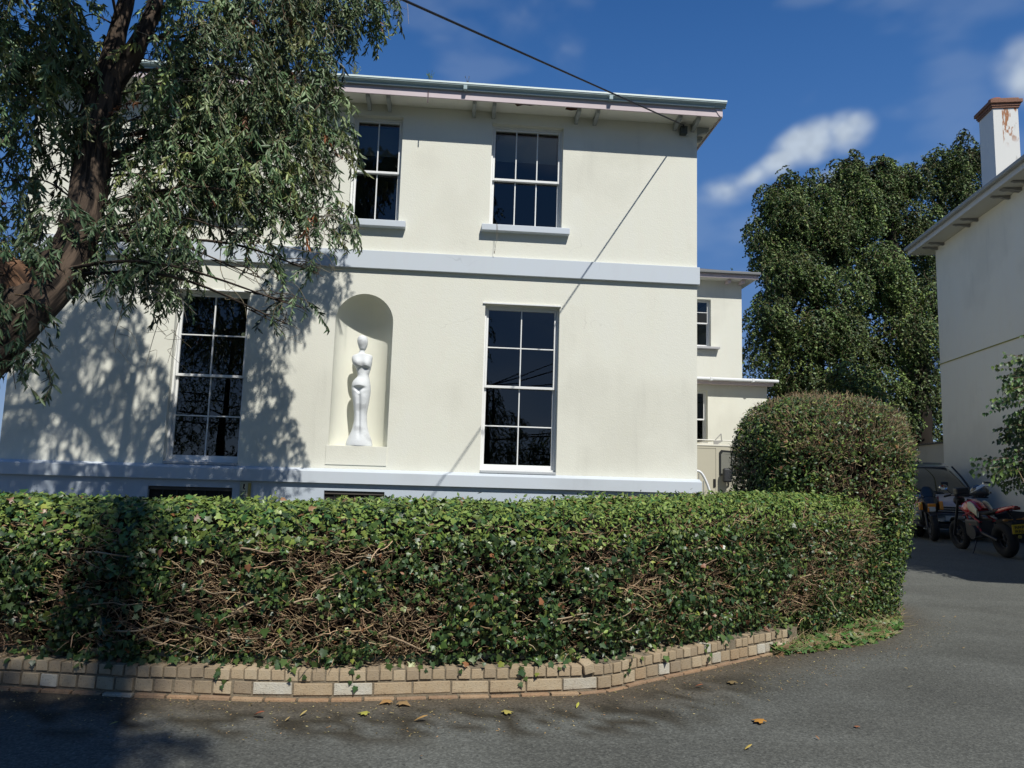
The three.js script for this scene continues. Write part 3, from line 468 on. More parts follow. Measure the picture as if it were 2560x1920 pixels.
const twigTone = () => { const r = R(); return r < 0.55 ? vary([0.44, 0.32, 0.19], 0.3) : r < 0.85 ? vary([0.30, 0.20, 0.12], 0.3) : vary([0.14, 0.085, 0.055], 0.3); };

// ---------------------------------------------------------------- ivy hedge
const hedgeS0 = sNear(-5.6, -5.02)[0], hedgeS1 = sNear(4.45, -7.5)[0];
function hedgeTop(s) { return mix(1.045, 1.17, step(hedgeS0 + 3, hedgeS1 - 1, s)) + 0.05 * (fbm(s * 1.2 + 7, 5, 0, 3, 2) - 0.5); }
function hedgeFoot(s) { return mix(0.165, 0.02, step(sWallEnd - 0.5, sWallEnd + 0.4, s)); }
const THICK = 0.95, RC = 0.16;
// u 0..1 front from foot to shoulder, 1..2 over the top, 2..3 down the back
function hedgeAt(s, u) {
  const { p, n } = lineAt(s), y0 = hedgeFoot(s), y1 = hedgeTop(s); let off, y, nn;
  const bulge = 0.10 * (fbm(s * 1.6 + 3, u * 1.7 + 8, 0, 3, 13) - 0.5);
  if (u < 1) { y = mix(y0, y1 - RC, u); off = -0.07 + 0.09 * Math.sin(u * 2.2) + bulge - 0.09 * (1 - step(0, 0.16, u)); nn = n.clone().setY(0.05 - 0.35 * (1 - step(0, 0.2, u))).normalize(); }
  else if (u < 2) { const t = u - 1; if (t < 0.2) { const a = t / 0.2 * Math.PI / 2; y = y1 - RC + Math.sin(a) * RC; off = 0.006 - RC + Math.cos(a) * RC + bulge * (1 - t * 5); nn = n.clone().multiplyScalar(Math.cos(a)).setY(Math.sin(a)); } else { const t2 = (t - 0.2) / 0.8; y = y1 + 0.03 * (fbm(s * 3 + 1, t2 * 3, 0, 3, 4) - 0.5); off = -RC - t2 * (THICK - RC); nn = V(0, 1, 0); } }
  else { const t = u - 2; y = mix(y1, 0.05, t); off = -THICK + bulge; nn = n.clone().negate(); }
  return { p: V(p.x + n.x * off, y, p.z + n.z * off), n: nn, t: lineAt(s).t };
}
{
  const hedge = thing('ivy_hedge', 'long clipped ivy hedge with bare brown twig patches above the low brick wall', 'hedge');
  // dense woody heart
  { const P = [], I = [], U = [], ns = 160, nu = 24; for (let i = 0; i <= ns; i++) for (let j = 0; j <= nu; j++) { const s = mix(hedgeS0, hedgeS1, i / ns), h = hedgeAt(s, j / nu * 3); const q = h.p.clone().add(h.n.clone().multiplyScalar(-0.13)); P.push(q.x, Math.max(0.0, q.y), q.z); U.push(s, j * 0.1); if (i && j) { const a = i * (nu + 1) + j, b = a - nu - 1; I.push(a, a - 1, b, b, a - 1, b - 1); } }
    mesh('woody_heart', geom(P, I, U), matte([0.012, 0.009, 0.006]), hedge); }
  // bare twig patches: most on the left half and in a band under the shoulder
  const bare = (s, u) => fbm(s * 2.6 + 11, u * 3.4 + 4, 0, 4, 31) + mix(0.035, -0.035, step(sCorner - 3, sCorner - 1.2, s)) + (u > 0.74 && u < 0.98 ? 0.05 : 0) - (s > sCorner + 1.2 ? 0.035 : 0);
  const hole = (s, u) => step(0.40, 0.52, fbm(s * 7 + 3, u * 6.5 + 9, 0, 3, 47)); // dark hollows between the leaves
  const big = [], lists = [[], [], []], small = [[], []], twigs = [];
  const area = hedgeS1 - hedgeS0;
  const smallShare = s => step(sCorner - 0.2, hedgeS1 - 0.8, s);
  for (let i = 0; i < 84000; i++) { // front
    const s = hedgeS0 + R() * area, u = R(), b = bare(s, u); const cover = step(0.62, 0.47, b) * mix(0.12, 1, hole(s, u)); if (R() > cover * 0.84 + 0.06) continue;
    const h = hedgeAt(s, u), p = h.p.clone().add(h.n.clone().multiplyScalar(0.045 - 0.18 * Math.pow(R(), 1.2)));
    if (R() < 0.25 + smallShare(s) * 0.55) { small[i & 1].push([leafPose(p.add(V(rr(-.03, .03), rr(-.03, .03), 0)), h.n, rr(0.024, 0.04), 0.3, 1.1), R() < 0.75 ? ivyTone() : topTone()]); continue; }
    const size = rr(0.018, 0.036) * (R() < 0.12 ? 1.5 : 1), m = [leafPose(p, h.n, size, 0.7, 0.95), ivyTone()];
    if (size > 0.040 && big.length < 300) big.push(m); else lists[i % 3].push(m);
  }
  for (let i = 0; i < 460; i++) { // leaves that hang over the coping
    const s = hedgeS0 + R() * (sWallEnd - hedgeS0), { p, n } = lineAt(s), o = rr(-0.12, 0.02); lists[i % 3].push([leafPose(V(p.x + n.x * o, 0.178 + rr(0, 0.05) - Math.max(0, o) * 3, p.z + n.z * o), n.clone().setY(0.5), rr(0.024, 0.05), 0.9, 0.7), ivyTone()]);
    if (i % 60 === 0) { const o2 = 0.012; for (let k = 0; k < 4; k++) lists[i % 3].push([leafPose(V(p.x + n.x * o2 + rr(-.03, .03), 0.165 - k * 0.03, p.z + n.z * o2), n, rr(0.022, 0.04), 1, 0.4), ivyTone()]); }
  }
  for (let i = 0; i < 42000; i++) { // top and shoulder: small leaves, lighter
    const s = hedgeS0 + R() * area, u = 0.9 + R() * 1.1, h = hedgeAt(s, u), p = h.p.clone().add(h.n.clone().multiplyScalar(rr(-0.08, 0.025) + (R() < 0.03 ? rr(0, 0.05) : 0)));
    const left = step(sCorner + 0.5, sCorner - 2.2, s);
    if (R() < left * 0.4) lists[i % 3].push([leafPose(p, h.n.clone().add(V(0, 0.3, 0.3)), rr(0.028, 0.05), 0.2, 0.9), R() < 0.55 ? topTone() : ivyTone()]);
    else small[i & 1].push([leafPose(p, h.n.clone().add(V(0, 0.2, 0.2)), rr(0.022, 0.038), -0.2, 1.1), topTone()]);
  }
  for (let i = 0; i < 5000; i++) { const s = hedgeS0 + R() * area, h = hedgeAt(s, 2 + R()), p = h.p.clone().add(h.n.clone().multiplyScalar(rr(-0.08, 0.04))); lists[i % 3].push([leafPose(p, h.n, rr(0.04, 0.07)), ivyTone()]); }
  for (let i = 0; i < 40000; i++) { // clipped bare twigs
    const s = hedgeS0 + R() * area, u = R() * 1.05, b = bare(s, u); if (R() > step(0.48, 0.64, b) * 0.42 + 0.30) continue;
    const h = hedgeAt(s, u), p = h.p.clone().add(h.n.clone().multiplyScalar(rr(-0.13, 0.0)));
    const d = h.t.clone().multiplyScalar(rr(-1, 1)).add(h.n.clone().multiplyScalar(rr(-0.1, 0.9))).add(V(0, rr(-0.45, 0.75), 0));
    twigs.push([twigPose(p, d, rr(0.04, 0.12) * (R() < 0.1 ? 1.6 : 1), rr(0.7, 1.6)), twigTone()]);
  }
  lists.forEach((l, i) => instanced('ivy_foliage', IVY[i], ivyMat, l, hedge));
  small.forEach((l, i) => instanced('small_foliage', OVAL[i], dullLeaf, l, hedge));
  instanced('twigs', TWIG, twigMat, twigs, hedge);
  // the largest leaves and the thick old stems stand on their own
  const tones = Array.from({ length: 10 }, (_, i) => leafMat(0.36, { color: lin(...[[0.036, 0.072, 0.022], [0.03, 0.062, 0.022], [0.05, 0.09, 0.024], [0.022, 0.058, 0.018], [0.06, 0.12, 0.026], [0.035, 0.08, 0.03], [0.09, 0.15, 0.03], [0.028, 0.07, 0.02], [0.32, 0.30, 0.05], [0.26, 0.11, 0.05]][i]) }));
  big.forEach(([m], i) => { const l = mesh('leaf', IVY[i % 3], tones[i % 75 === 0 ? 8 : i % 26 === 0 ? 9 : i % 8], hedge); m.decompose(l.position, l.quaternion, l.scale); });
  const stemMat = [std([0.42, 0.32, 0.20], 0.95), std([0.30, 0.22, 0.14], 0.95)];
  for (let i = 0; i < 95; i++) {
    const s = hedgeS0 + 0.8 + R() * (area - 2.4), u = rr(0.08, 0.92), L = rr(0.12, 0.42), up = rr(-0.6, 0.7); if (bare(s, u) < 0.47 && R() < 0.6) continue; const pts = [];
    for (let k = 0; k < 5; k++) { const h = hedgeAt(s + (k / 4 - 0.5) * L, Math.min(0.97, Math.max(0.03, u + (k / 4 - 0.5) * L * up))); pts.push(h.p.add(h.n.multiplyScalar(rr(-0.03, 0.03))).add(V(0, rr(-0.012, 0.012), 0))); }
    mesh('stem', curveTube(pts, rr(0.004, 0.009), 0.0028, 6, 14, 0.2), stemMat[i & 1], hedge);
  }
}
// ivy and grass running out over the tarmac at the end of the wall
{
  const l = [], t = []; const s0 = sWallEnd - 0.35, s1 = sNear(4.6, -8.0)[0];
  for (let i = 0; i < 1500; i++) { const s = mix(s0, s1, R()), { p, n } = lineAt(s), o = rr(-0.1, 0.26) * Math.sin(Math.PI * Math.min(1, (s - s0) / (s1 - s0) + 0.1)); const q = V(p.x + n.x * o, rr(0.005, 0.07) * (1 - Math.max(0, o) * 2), p.z + n.z * o); const r = R(); l.push([leafPose(q, V(0, 1, 0.3), rr(0.03, 0.065), 0, 0.8), r < 0.6 ? vary([0.06, 0.14, 0.03], 0.35) : r < 0.8 ? vary([0.14, 0.17, 0.05], 0.3) : vary([0.24, 0.16, 0.08], 0.3)]); if (i % 2) t.push([twigPose(q, V(rr(-1, 1), rr(0, 0.5), rr(-0.6, 1)), rr(0.06, 0.2), 0.6), vary([0.34, 0.27, 0.15], 0.35)]); }
  const g = thing('ground_ivy', 'ivy and dry grass creeping over the tarmac at the foot of the hedge corner', 'ground cover'); g.userData.kind = 'stuff';
  instanced('ivy_leaves', IVY[0], ivyMat, l, g); instanced('dry_stalks', TWIG, twigMat, t, g);
}
// ---------------------------------------------------------------- domed bush at the end of the hedge
{
  const d = thing('domed_bush', 'tall round topped clipped bush with pinkish bare twigs at the right end of the hedge', 'bush', [0, 0, 0]);
  const C = V(3.82, 0, -7.5), rx = 0.80, rz = 0.82, H = 2.17, yb = 1.58;
  const at = (a, v) => { // v 0..1 side, 1..2 dome
    const ca = Math.cos(a), sa = Math.sin(a), pw = x => Math.sign(x) * Math.pow(Math.abs(x), 0.76); const lump = 1 + 0.07 * (fbm(ca * 2 + 9, sa * 2 + v * 1.3 + 5, 0, 3, 8) - 0.5);
    let k, y, n; if (v < 1) { y = v * yb; k = mix(0.80, 1.0, step(0, 0.8, v)); n = V(ca, -0.1, sa); } else { const e = (v - 1) * Math.PI / 2; k = Math.pow(Math.cos(e), 0.50); y = yb + (H - yb) * Math.sin(e); n = V(ca * Math.cos(e), Math.sin(e), sa * Math.cos(e)); }
    return { p: V(C.x + pw(ca) * rx * k * lump, y, C.z + pw(sa) * rz * k * lump), n: n.normalize() };
  };
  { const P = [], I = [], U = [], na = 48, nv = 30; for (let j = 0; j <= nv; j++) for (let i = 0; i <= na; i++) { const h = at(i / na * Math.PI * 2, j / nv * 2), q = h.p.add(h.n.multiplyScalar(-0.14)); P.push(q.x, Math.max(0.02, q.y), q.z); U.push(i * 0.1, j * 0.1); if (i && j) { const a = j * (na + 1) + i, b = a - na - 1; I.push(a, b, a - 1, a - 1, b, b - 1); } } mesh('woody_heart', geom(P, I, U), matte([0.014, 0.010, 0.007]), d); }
  const lf = [[], []], iv = [], tw = [];
  for (let i = 0; i < 34000; i++) {
    const a = R() * 6.283, v = Math.sqrt(R()) * 1.0 + (R() < 0.5 ? 1 - R() * 0.0 : 0), vv = R() < 0.55 ? R() : 1 + Math.pow(R(), 1.25); const h = at(a, vv), p = h.p.clone().add(h.n.clone().multiplyScalar(0.02 - 0.14 * Math.pow(R(), 1.3)));
    const top = step(0.75, 1.25, vv) * 0.6 + step(0.45, 0.9, Math.cos(a - 0.1)) * 0.5; const br = fbm(a * 1.4 + 4, vv * 2.4 + 3, 0, 4, 66) + 0.15 * top - 0.04;
    if (R() < step(0.43, 0.63, br) * 0.72) { if (R() < 0.95) tw.push([twigPose(p.clone().add(h.n.clone().multiplyScalar(-0.025)), V(rr(-0.7, 0.7), rr(0.0, 0.9), rr(-0.5, 0.5)).add(h.n.clone().multiplyScalar(0.5)), rr(0.04, 0.11), rr(1.0, 1.9)), R() < 0.6 ? vary([0.46, 0.35, 0.21], 0.25) : vary([0.28, 0.19, 0.12], 0.3)]); if (R() < 0.6) continue; }
    if (R() < 0.25) iv.push([leafPose(p, h.n, rr(0.026, 0.046), 0.7, 0.95), ivyTone()]); else for (let k = 0; k < 2; k++) lf[i & 1].push([leafPose(p.clone().add(V(rr(-.03, .03), rr(-.03, .03), rr(-.03, .03))), h.n.clone().add(V(0, 0.2, 0)), rr(0.022, 0.038), -0.1, 1.1), R() < 0.55 ? ivyTone() : topTone()]);
  }
  lf.forEach((l, i) => instanced('foliage', OVAL[i], dullLeaf, l, d)); instanced('ivy_foliage', IVY[1], ivyMat, iv, d); instanced('twigs', TWIG, twigMat, tw, d);
}
// ---------------------------------------------------------------- trees
function spray(seed, n, len, leafLen, leafW, spread, droop) { // a hanging spray: [leaves, twig]
  const r = rng(seed), a = (x, y) => x + (y - x) * r(), P = [V(0, 0, 0), V(spread * 0.5, -len * 0.12, a(-.3, .3) * spread), V(spread * 0.9, -len * 0.5, a(-.5, .5) * spread), V(spread * 1.1, -len, a(-.6, .6) * spread)];
  const c = new THREE.CatmullRomCurve3(P), gs = [];
  for (let i = 0; i < n; i++) {
    const p = c.getPoint(Math.min(1, 0.12 + 0.88 * i / (n - 1))), g = ovalLeaf(leafW, a(0.1, 0.35), a(-0.15, 0.3)), L = leafLen * a(0.65, 1.15);
    const y = V(a(-1, 1), -droop + a(-0.6, 0.5), a(-1, 1)).normalize(), t = V(a(-1, 1), a(-1, 1), a(-1, 1)), x = y.clone().cross(t).normalize(), z = x.clone().cross(y);
    g.applyMatrix4(pose(p, basisQ(x, y, z), L)); gs.push(g);
  }
  const up = len * 0.45; gs.forEach(g => g.translate(0, up, 0)); c.points.forEach(p => { p.y += up; }); c.updateArcLengths();
  return [mergeGeometries(gs), taper(c.getPoints(6), [1, .9, .8, .7, .6, .5, .35].map(k => k * len * 0.011), 4)];
}
function inBall() { let x, y, z; do { x = rr(-1, 1); y = rr(-1, 1); z = rr(-1, 1); } while (x * x + y * y + z * z > 1); return V(x, y, z); }
function foliage(t, clumps, sprays, mat, tone, perArea, scale, singles = 0, out = 0.5) {
  const L = sprays.map(() => []), T = sprays.map(() => []);
  for (const [x, y, z, rx, ry, rz, k = 1] of clumps) {
    const n = Math.max(3, Math.round(perArea * k * (rx * ry + rx * rz + ry * rz)));
    const tint = rr(0.62, 1.3);
    for (let i = 0; i < n; i++) {
      const b = inBall(); if (R() < out) b.normalize().multiplyScalar(rr(0.72, 1.05));
      const p = V(x + b.x * rx, y + b.y * ry, z + b.z * rz), yaw = Math.atan2(-b.z, b.x) + rr(-0.9, 0.9);
      const q = new THREE.Quaternion().setFromEuler(new THREE.Euler(rr(-0.35, 0.35), yaw, rr(-0.35, 0.55), 'YXZ')), M = pose(p, q, rr(...scale)), j = Math.floor(R() * sprays.length);
      const c = tone(); L[j].push([M, c.map(v => v * tint), p]); T[j].push([M, vary([0.20, 0.15, 0.10], 0.4)]);
    }
  }
  if (singles) { // nearest sprays stand on their own
    const all = L.flatMap((l, j) => l.map(e => [e, j])).sort((a, b) => a[0][2].length() - b[0][2].length()).slice(0, singles), set = new Set(all.map(a => a[0]));
    const pal = Array.from({ length: 8 }, () => { const m = mat.clone(); let c = tone(); while (c[0] > c[1]) c = tone(); m.color = lin(...c); return m; });
    all.forEach(([e, j], i) => { const m = mesh('leaf_spray', sprays[j][0], pal[i % 8], t); e[0].decompose(m.position, m.quaternion, m.scale); });
    L.forEach((l, j) => { L[j] = l.filter(e => !set.has(e)); });
  }
  L.forEach((l, j) => l.length && instanced('crown', sprays[j][0], mat, l, t)); T.forEach((l, j) => l.length && instanced('twigs', sprays[j][1], twigMat, l, t));
}
function limbs(t, nodes, clumps, mat, r0, fine, fineR) { // a limb from the trunk to every clump, thin branches inside it
  const g = [];
  for (const [x, y, z, rx, ry, rz] of clumps) {
    const c = V(x, y, z); let best = nodes[0], bd = 1e9; for (const n of nodes) { const d = n.distanceTo(c) + Math.max(0, n.y - c.y + 0.2) * 0.8; if (d < bd) { bd = d; best = n; } }
    const m = best.clone().lerp(c, 0.5).add(V(rr(-.1, .1) * bd, Math.min(0.25, rr(0.05, 0.2) * bd), rr(-.1, .1) * bd)), R0 = r0 * Math.min(1, 0.35 + bd * 0.25);
    mesh('branch', curveTube([best, m, c], R0, R0 * 0.3, 7, 12, 0.2), mat, t);
    for (let i = 0; i < fine; i++) { const b = inBall(), e = c.clone().add(V(b.x * rx, b.y * ry, b.z * rz)), s = c.clone().lerp(m, R() * 0.5); g.push(curveTube([s, s.clone().lerp(e, 0.5).add(V(rr(-.06, .06), rr(0, .1), rr(-.06, .06))), e], R0 * 0.3, fineR, 5, 6)); }
  }
  if (g.length) stuff(mesh('branchlets', g, mat, t));
}
const barkMap = tex(512, (u, v) => { const a = fbm(u * 10, v * 3, 10, 5, 61), b = fbm(u * 30, v * 6, 30, 3, 62); const c = mix3([0.14, 0.11, 0.085], [0.60, 0.48, 0.38], step(0.42, 0.58, a)); const f = fbm(u * 60, v * 20, 60, 3, 64); return c.map(k => k * (0.6 + 0.5 * b + 0.35 * f)); }, true, 1);
const barkBump = tex(512, (u, v) => grey(fbm(u * 12, v * 3, 12, 5, 61)), false, 1);
const bark = new THREE.MeshStandardMaterial({ color: lin(0.145, 0.126, 0.108), map: barkMap, bumpMap: barkBump, bumpScale: 0.03, roughness: 0.95 });
const barkRough = new THREE.MeshStandardMaterial({ color: lin(0.34, 0.23, 0.16), map: barkMap, bumpMap: barkBump, bumpScale: 0.06, roughness: 0.95 });
const barkDark = matte([0.028, 0.024, 0.02]);
{
  const t = thing('eucalyptus_tree', 'big leaning gum tree with drooping grey green leaves in front of the villa', 'tree');
  const tr = [[-4.26,1.93,-6.60,0.285],[-4.08,2.32,-6.80,0.245],[-3.90,2.71,-7.00,0.240],[-3.80,3.07,-7.20,0.248],[-3.72,3.43,-7.30,0.201],[-3.72,3.79,-7.40,0.185],[-3.72,4.15,-7.45,0.191],[-3.75,4.56,-7.50,0.206],[-3.71,5.01,-7.50,0.188],[-3.66,5.42,-7.50,0.131],[-3.62,5.78,-7.50,0.094],[-3.57,6.09,-7.50,0.084],[-3.53,6.73,-7.50,0.075],[-3.52,7.57,-7.60,0.067]], up = tr.map(a => V(a[0], a[1], a[2]));
  const c = new THREE.CatmullRomCurve3([V(-5.0, -0.1, -6.3), V(-4.72, 0.9, -6.4), ...up]), N = 90, pts = c.getPoints(N), rads = [0.42, 0.36, ...tr.map(a => a[3])];
  mesh('trunk', taper(pts, pts.map((_, i) => { const f = i / N * (rads.length - 1), k = Math.min(rads.length - 2, Math.floor(f)); return mix(rads[k], rads[k + 1], f - k) * 0.9; }), 26, 0.11), bark, t);
  const fork = [[-3.74,4.98,-7.50],[-3.56,5.32,-7.50],[-3.39,5.69,-7.50],[-3.32,6.04,-7.55],[-3.31,6.50,-7.60]].map(a => V(...a)), left = [[-3.88,2.79,-7.00],[-4.04,2.96,-7.00],[-4.28,3.09,-7.10],[-4.61,3.25,-7.20]].map(a => V(...a));
  mesh('limb', curveTube(fork, 0.12, 0.06, 12, 24, 0.15), bark, t);
  mesh('limb', curveTube(left, 0.20, 0.10, 14, 24, 0.3), barkRough, t);
  mesh('limb', curveTube([V(-3.72, 4.3, -7.48), V(-3.5, 4.55, -7.7), V(-3.32, 4.75, -7.8), V(-3.1, 4.68, -7.85)], 0.05, 0.022, 8, 16, 0.2), bark, t);
  const clumps = [[-4.22, 5.46, -7.00, 0.42, 0.35, 0.42, 1.00], [-4.36, 4.93, -7.00, 0.35, 0.39, 0.35, 1.00], [-4.13, 5.17, -7.30, 0.32, 0.32, 0.32, 1.00], [-4.23, 4.50, -7.20, 0.36, 0.29, 0.36, 1.00], [-4.43, 3.99, -7.30, 0.18, 0.37, 0.18, 0.80], [-4.40, 3.42, -7.40, 0.19, 0.28, 0.19, 0.80], [-4.10, 5.88, -7.60, 0.21, 0.21, 0.21, 0.80], [-4.31, 4.21, -7.70, 0.22, 0.22, 0.22, 0.35], [-3.99, 3.63, -7.40, 0.23, 0.28, 0.23, 0.50], [-3.97, 2.40, -6.80, 0.13, 0.26, 0.13, 0.70], [-3.76, 2.03, -6.70, 0.15, 0.19, 0.15, 0.60], [-3.80, 3.21, -7.20, 0.18, 0.16, 0.18, 0.50], [-3.97, 5.52, -7.90, 0.20, 0.30, 0.20, 0.70], [-3.30, 5.50, -7.60, 0.29, 0.29, 0.29, 0.60], [-3.06, 6.14, -8.00, 0.45, 0.30, 0.45, 1.00], [-2.67, 5.68, -8.00, 0.50, 0.40, 0.50, 1.00], [-2.44, 6.41, -8.30, 0.47, 0.31, 0.47, 1.00], [-2.03, 6.01, -8.50, 0.40, 0.37, 0.40, 1.00], [-1.88, 6.87, -8.90, 0.33, 0.33, 0.33, 1.00], [-1.49, 7.10, -9.10, 0.31, 0.28, 0.31, 1.00], [-1.11, 7.29, -9.10, 0.18, 0.13, 0.18, 0.80], [-3.00, 5.01, -7.80, 0.44, 0.32, 0.44, 0.90], [-2.58, 5.09, -8.00, 0.45, 0.40, 0.45, 1.00], [-2.15, 5.26, -8.30, 0.47, 0.36, 0.47, 1.00], [-1.73, 5.45, -8.50, 0.29, 0.40, 0.29, 1.00], [-1.51, 5.00, -8.50, 0.16, 0.27, 0.16, 0.80], [-3.22, 4.64, -7.60, 0.31, 0.31, 0.31, 0.80], [-2.81, 4.45, -7.80, 0.44, 0.32, 0.44, 0.80], [-2.33, 4.51, -8.00, 0.45, 0.33, 0.45, 1.00], [-1.91, 4.72, -8.30, 0.31, 0.31, 0.31, 1.00], [-3.31, 4.08, -7.60, 0.24, 0.26, 0.24, 0.60], [-3.01, 3.98, -7.80, 0.34, 0.27, 0.34, 0.80], [-2.60, 4.13, -8.00, 0.38, 0.25, 0.38, 0.90], [-2.21, 4.15, -8.00, 0.28, 0.20, 0.28, 0.70], [-1.86, 4.27, -8.20, 0.23, 0.18, 0.23, 0.70], [-1.51, 4.00, -8.20, 0.25, 0.23, 0.25, 1.00], [-2.13, 3.68, -7.90, 0.22, 0.16, 0.22, 0.80], [-3.27, 3.56, -7.50, 0.35, 0.26, 0.35, 0.90], [-2.94, 3.42, -7.60, 0.24, 0.21, 0.24, 0.90], [-3.41, 3.10, -7.40, 0.25, 0.19, 0.25, 0.80], [-3.09, 3.05, -7.50, 0.28, 0.18, 0.28, 0.90], [-2.83, 3.18, -7.60, 0.12, 0.21, 0.12, 0.60], [-1.54, 3.43, -8.10, 0.15, 0.11, 0.15, 0.15], [-2.13, 3.30, -7.90, 0.12, 0.20, 0.12, 0.15], [-1.65, 2.99, -7.90, 0.17, 0.12, 0.17, 0.25], [-1.80, 2.81, -7.90, 0.15, 0.11, 0.15, 0.20]];
  // the crown goes on above the picture
  const high = [[-3.55, 4.55, -7.15, 0.2, 0.2, 0.15, 0.5], [-3.75, 3.5, -6.95, 0.16, 0.16, 0.12, 0.5], [-4.02, 3.02, -6.7, 0.22, 0.12, 0.2, 0.9], [-4.2, 2.7, -6.6, 0.2, 0.15, 0.2, 0.6], [-4.6, 6.8, -7.2, 0.6, 0.5, 0.7, 1], [-5.3, 6.3, -7.0, 0.6, 0.5, 0.7, 1], [-5.0, 7.7, -7.4, 0.6, 0.5, 0.7, 1], [-4.1, 7.8, -7.6, 0.55, 0.5, 0.6, 1], [-3.5, 7.2, -7.6, 0.4, 0.4, 0.5, 0.8], [-4.4, 8.6, -7.6, 0.6, 0.4, 0.6, 0.8], [-5.6, 5.2, -7.0, 0.6, 0.6, 0.7, 0.8], [-5.9, 7.2, -7.2, 0.5, 0.5, 0.6, 0.8], [-5.4, 4.0, -7.0, 0.5, 0.5, 0.6, 0.5], [-2.4, 6.75, -8.5, 0.5, 0.3, 0.5, 0.8], [-1.8, 7.3, -8.9, 0.4, 0.3, 0.4, 0.8], [-3.2, 6.7, -6.2, 0.7, 0.5, 0.7, 1], [-3.6, 6.2, -6.0, 0.6, 0.4, 0.6, 1]];
  mesh('limb', curveTube([V(-3.57, 6.1, -7.5), V(-4.1, 6.9, -7.5), V(-4.8, 7.3, -7.4), V(-5.5, 7.3, -7.3)], 0.07, 0.03, 8, 16, 0.2), bark, t);
  const nodes = [...up.slice(4), ...fork.slice(1), ...left.slice(1), V(-4.1, 6.9, -7.5), V(-4.8, 7.3, -7.4)];
  limbs(t, nodes, [...clumps, ...high], bark, 0.022, 9, 0.0025);
  const sp = [1, 2, 3, 4].map(i => spray(100 + i, 26, 0.33, 0.086, 0.24, 0.16, 1.0));
  const tone = () => { const r = R(); return r < 0.55 ? vary([0.10, 0.165, 0.07], 0.3) : r < 0.82 ? vary([0.175, 0.24, 0.11], 0.3) : r < 0.95 ? vary([0.20, 0.235, 0.075], 0.3) : r < 0.985 ? vary([0.035, 0.06, 0.04], 0.3) : vary([0.26, 0.11, 0.05], 0.3); };
  foliage(t, [...clumps, ...high], sp, leafMat(0.5), tone, 225, [0.7, 1.25], 300, 0.5);
  // dead grey twigs and the long bare whips that hang below
  const dead = []; for (let i = 0; i < 46; i++) { const k = clumps[12 + Math.floor(R() * 30)], b = inBall(), s = V(k[0] + b.x * k[3], k[1] + b.y * k[4], k[2] + k[5] * rr(0.2, 0.8)); for (let j = 0; j < 3; j++) dead.push(curveTube([s, s.clone().add(V(rr(-.12, .16), rr(-.12, .04), rr(0, .1))), s.clone().add(V(rr(-.25, .3), rr(-.4, .0), rr(0, .15)))], 0.006, 0.002, 5, 7)); }
  stuff(mesh('dead_twigs', dead, std([0.34, 0.30, 0.25], 0.95), t));
  const whips = []; for (const [a, b, cc, d] of [[V(-2.55, 3.75, -7.9), V(-2.5, 3.3, -7.85), V(-2.25, 3.0, -7.85), V(-2.2, 2.75, -7.85)], [V(-2.2, 3.6, -7.9), V(-1.95, 3.3, -7.9), V(-1.75, 3.25, -7.9), V(-1.55, 2.95, -7.9)], [V(-2.3, 3.55, -7.9), V(-2.1, 3.2, -7.85), V(-1.9, 3.0, -7.85), V(-1.75, 2.75, -7.85)], [V(-3.05, 3.2, -7.6), V(-3.0, 2.8, -7.6), V(-3.05, 2.5, -7.6), V(-3.1, 2.2, -7.6)], [V(-2.85, 3.3, -7.6), V(-2.8, 2.9, -7.6), V(-2.83, 2.6, -7.6), V(-2.88, 2.3, -7.6)], [V(-3.3, 3.1, -7.4), V(-3.28, 2.8, -7.4), V(-3.33, 2.5, -7.4), V(-3.3, 2.35, -7.4)], [V(-2.1, 3.7, -7.9), V(-1.7, 3.62, -7.9), V(-1.45, 3.6, -7.95), V(-1.35, 3.45, -8.0)]]) { whips.push(curveTube([a, b, cc, d], 0.005, 0.002, 5, 14)); for (let j = 0; j < 4; j++) { const s = b.clone().lerp(d, R()); whips.push(curveTube([s, s.clone().add(V(rr(-.1, .15), rr(-.1, .02), rr(-.05, .05))), s.clone().add(V(rr(-.2, .25), rr(-.25, .0), rr(-.05, .05)))], 0.003, 0.0015, 4, 6)); } }
  stuff(mesh('hanging_twigs', whips, std([0.30, 0.25, 0.17], 0.95), t));
}
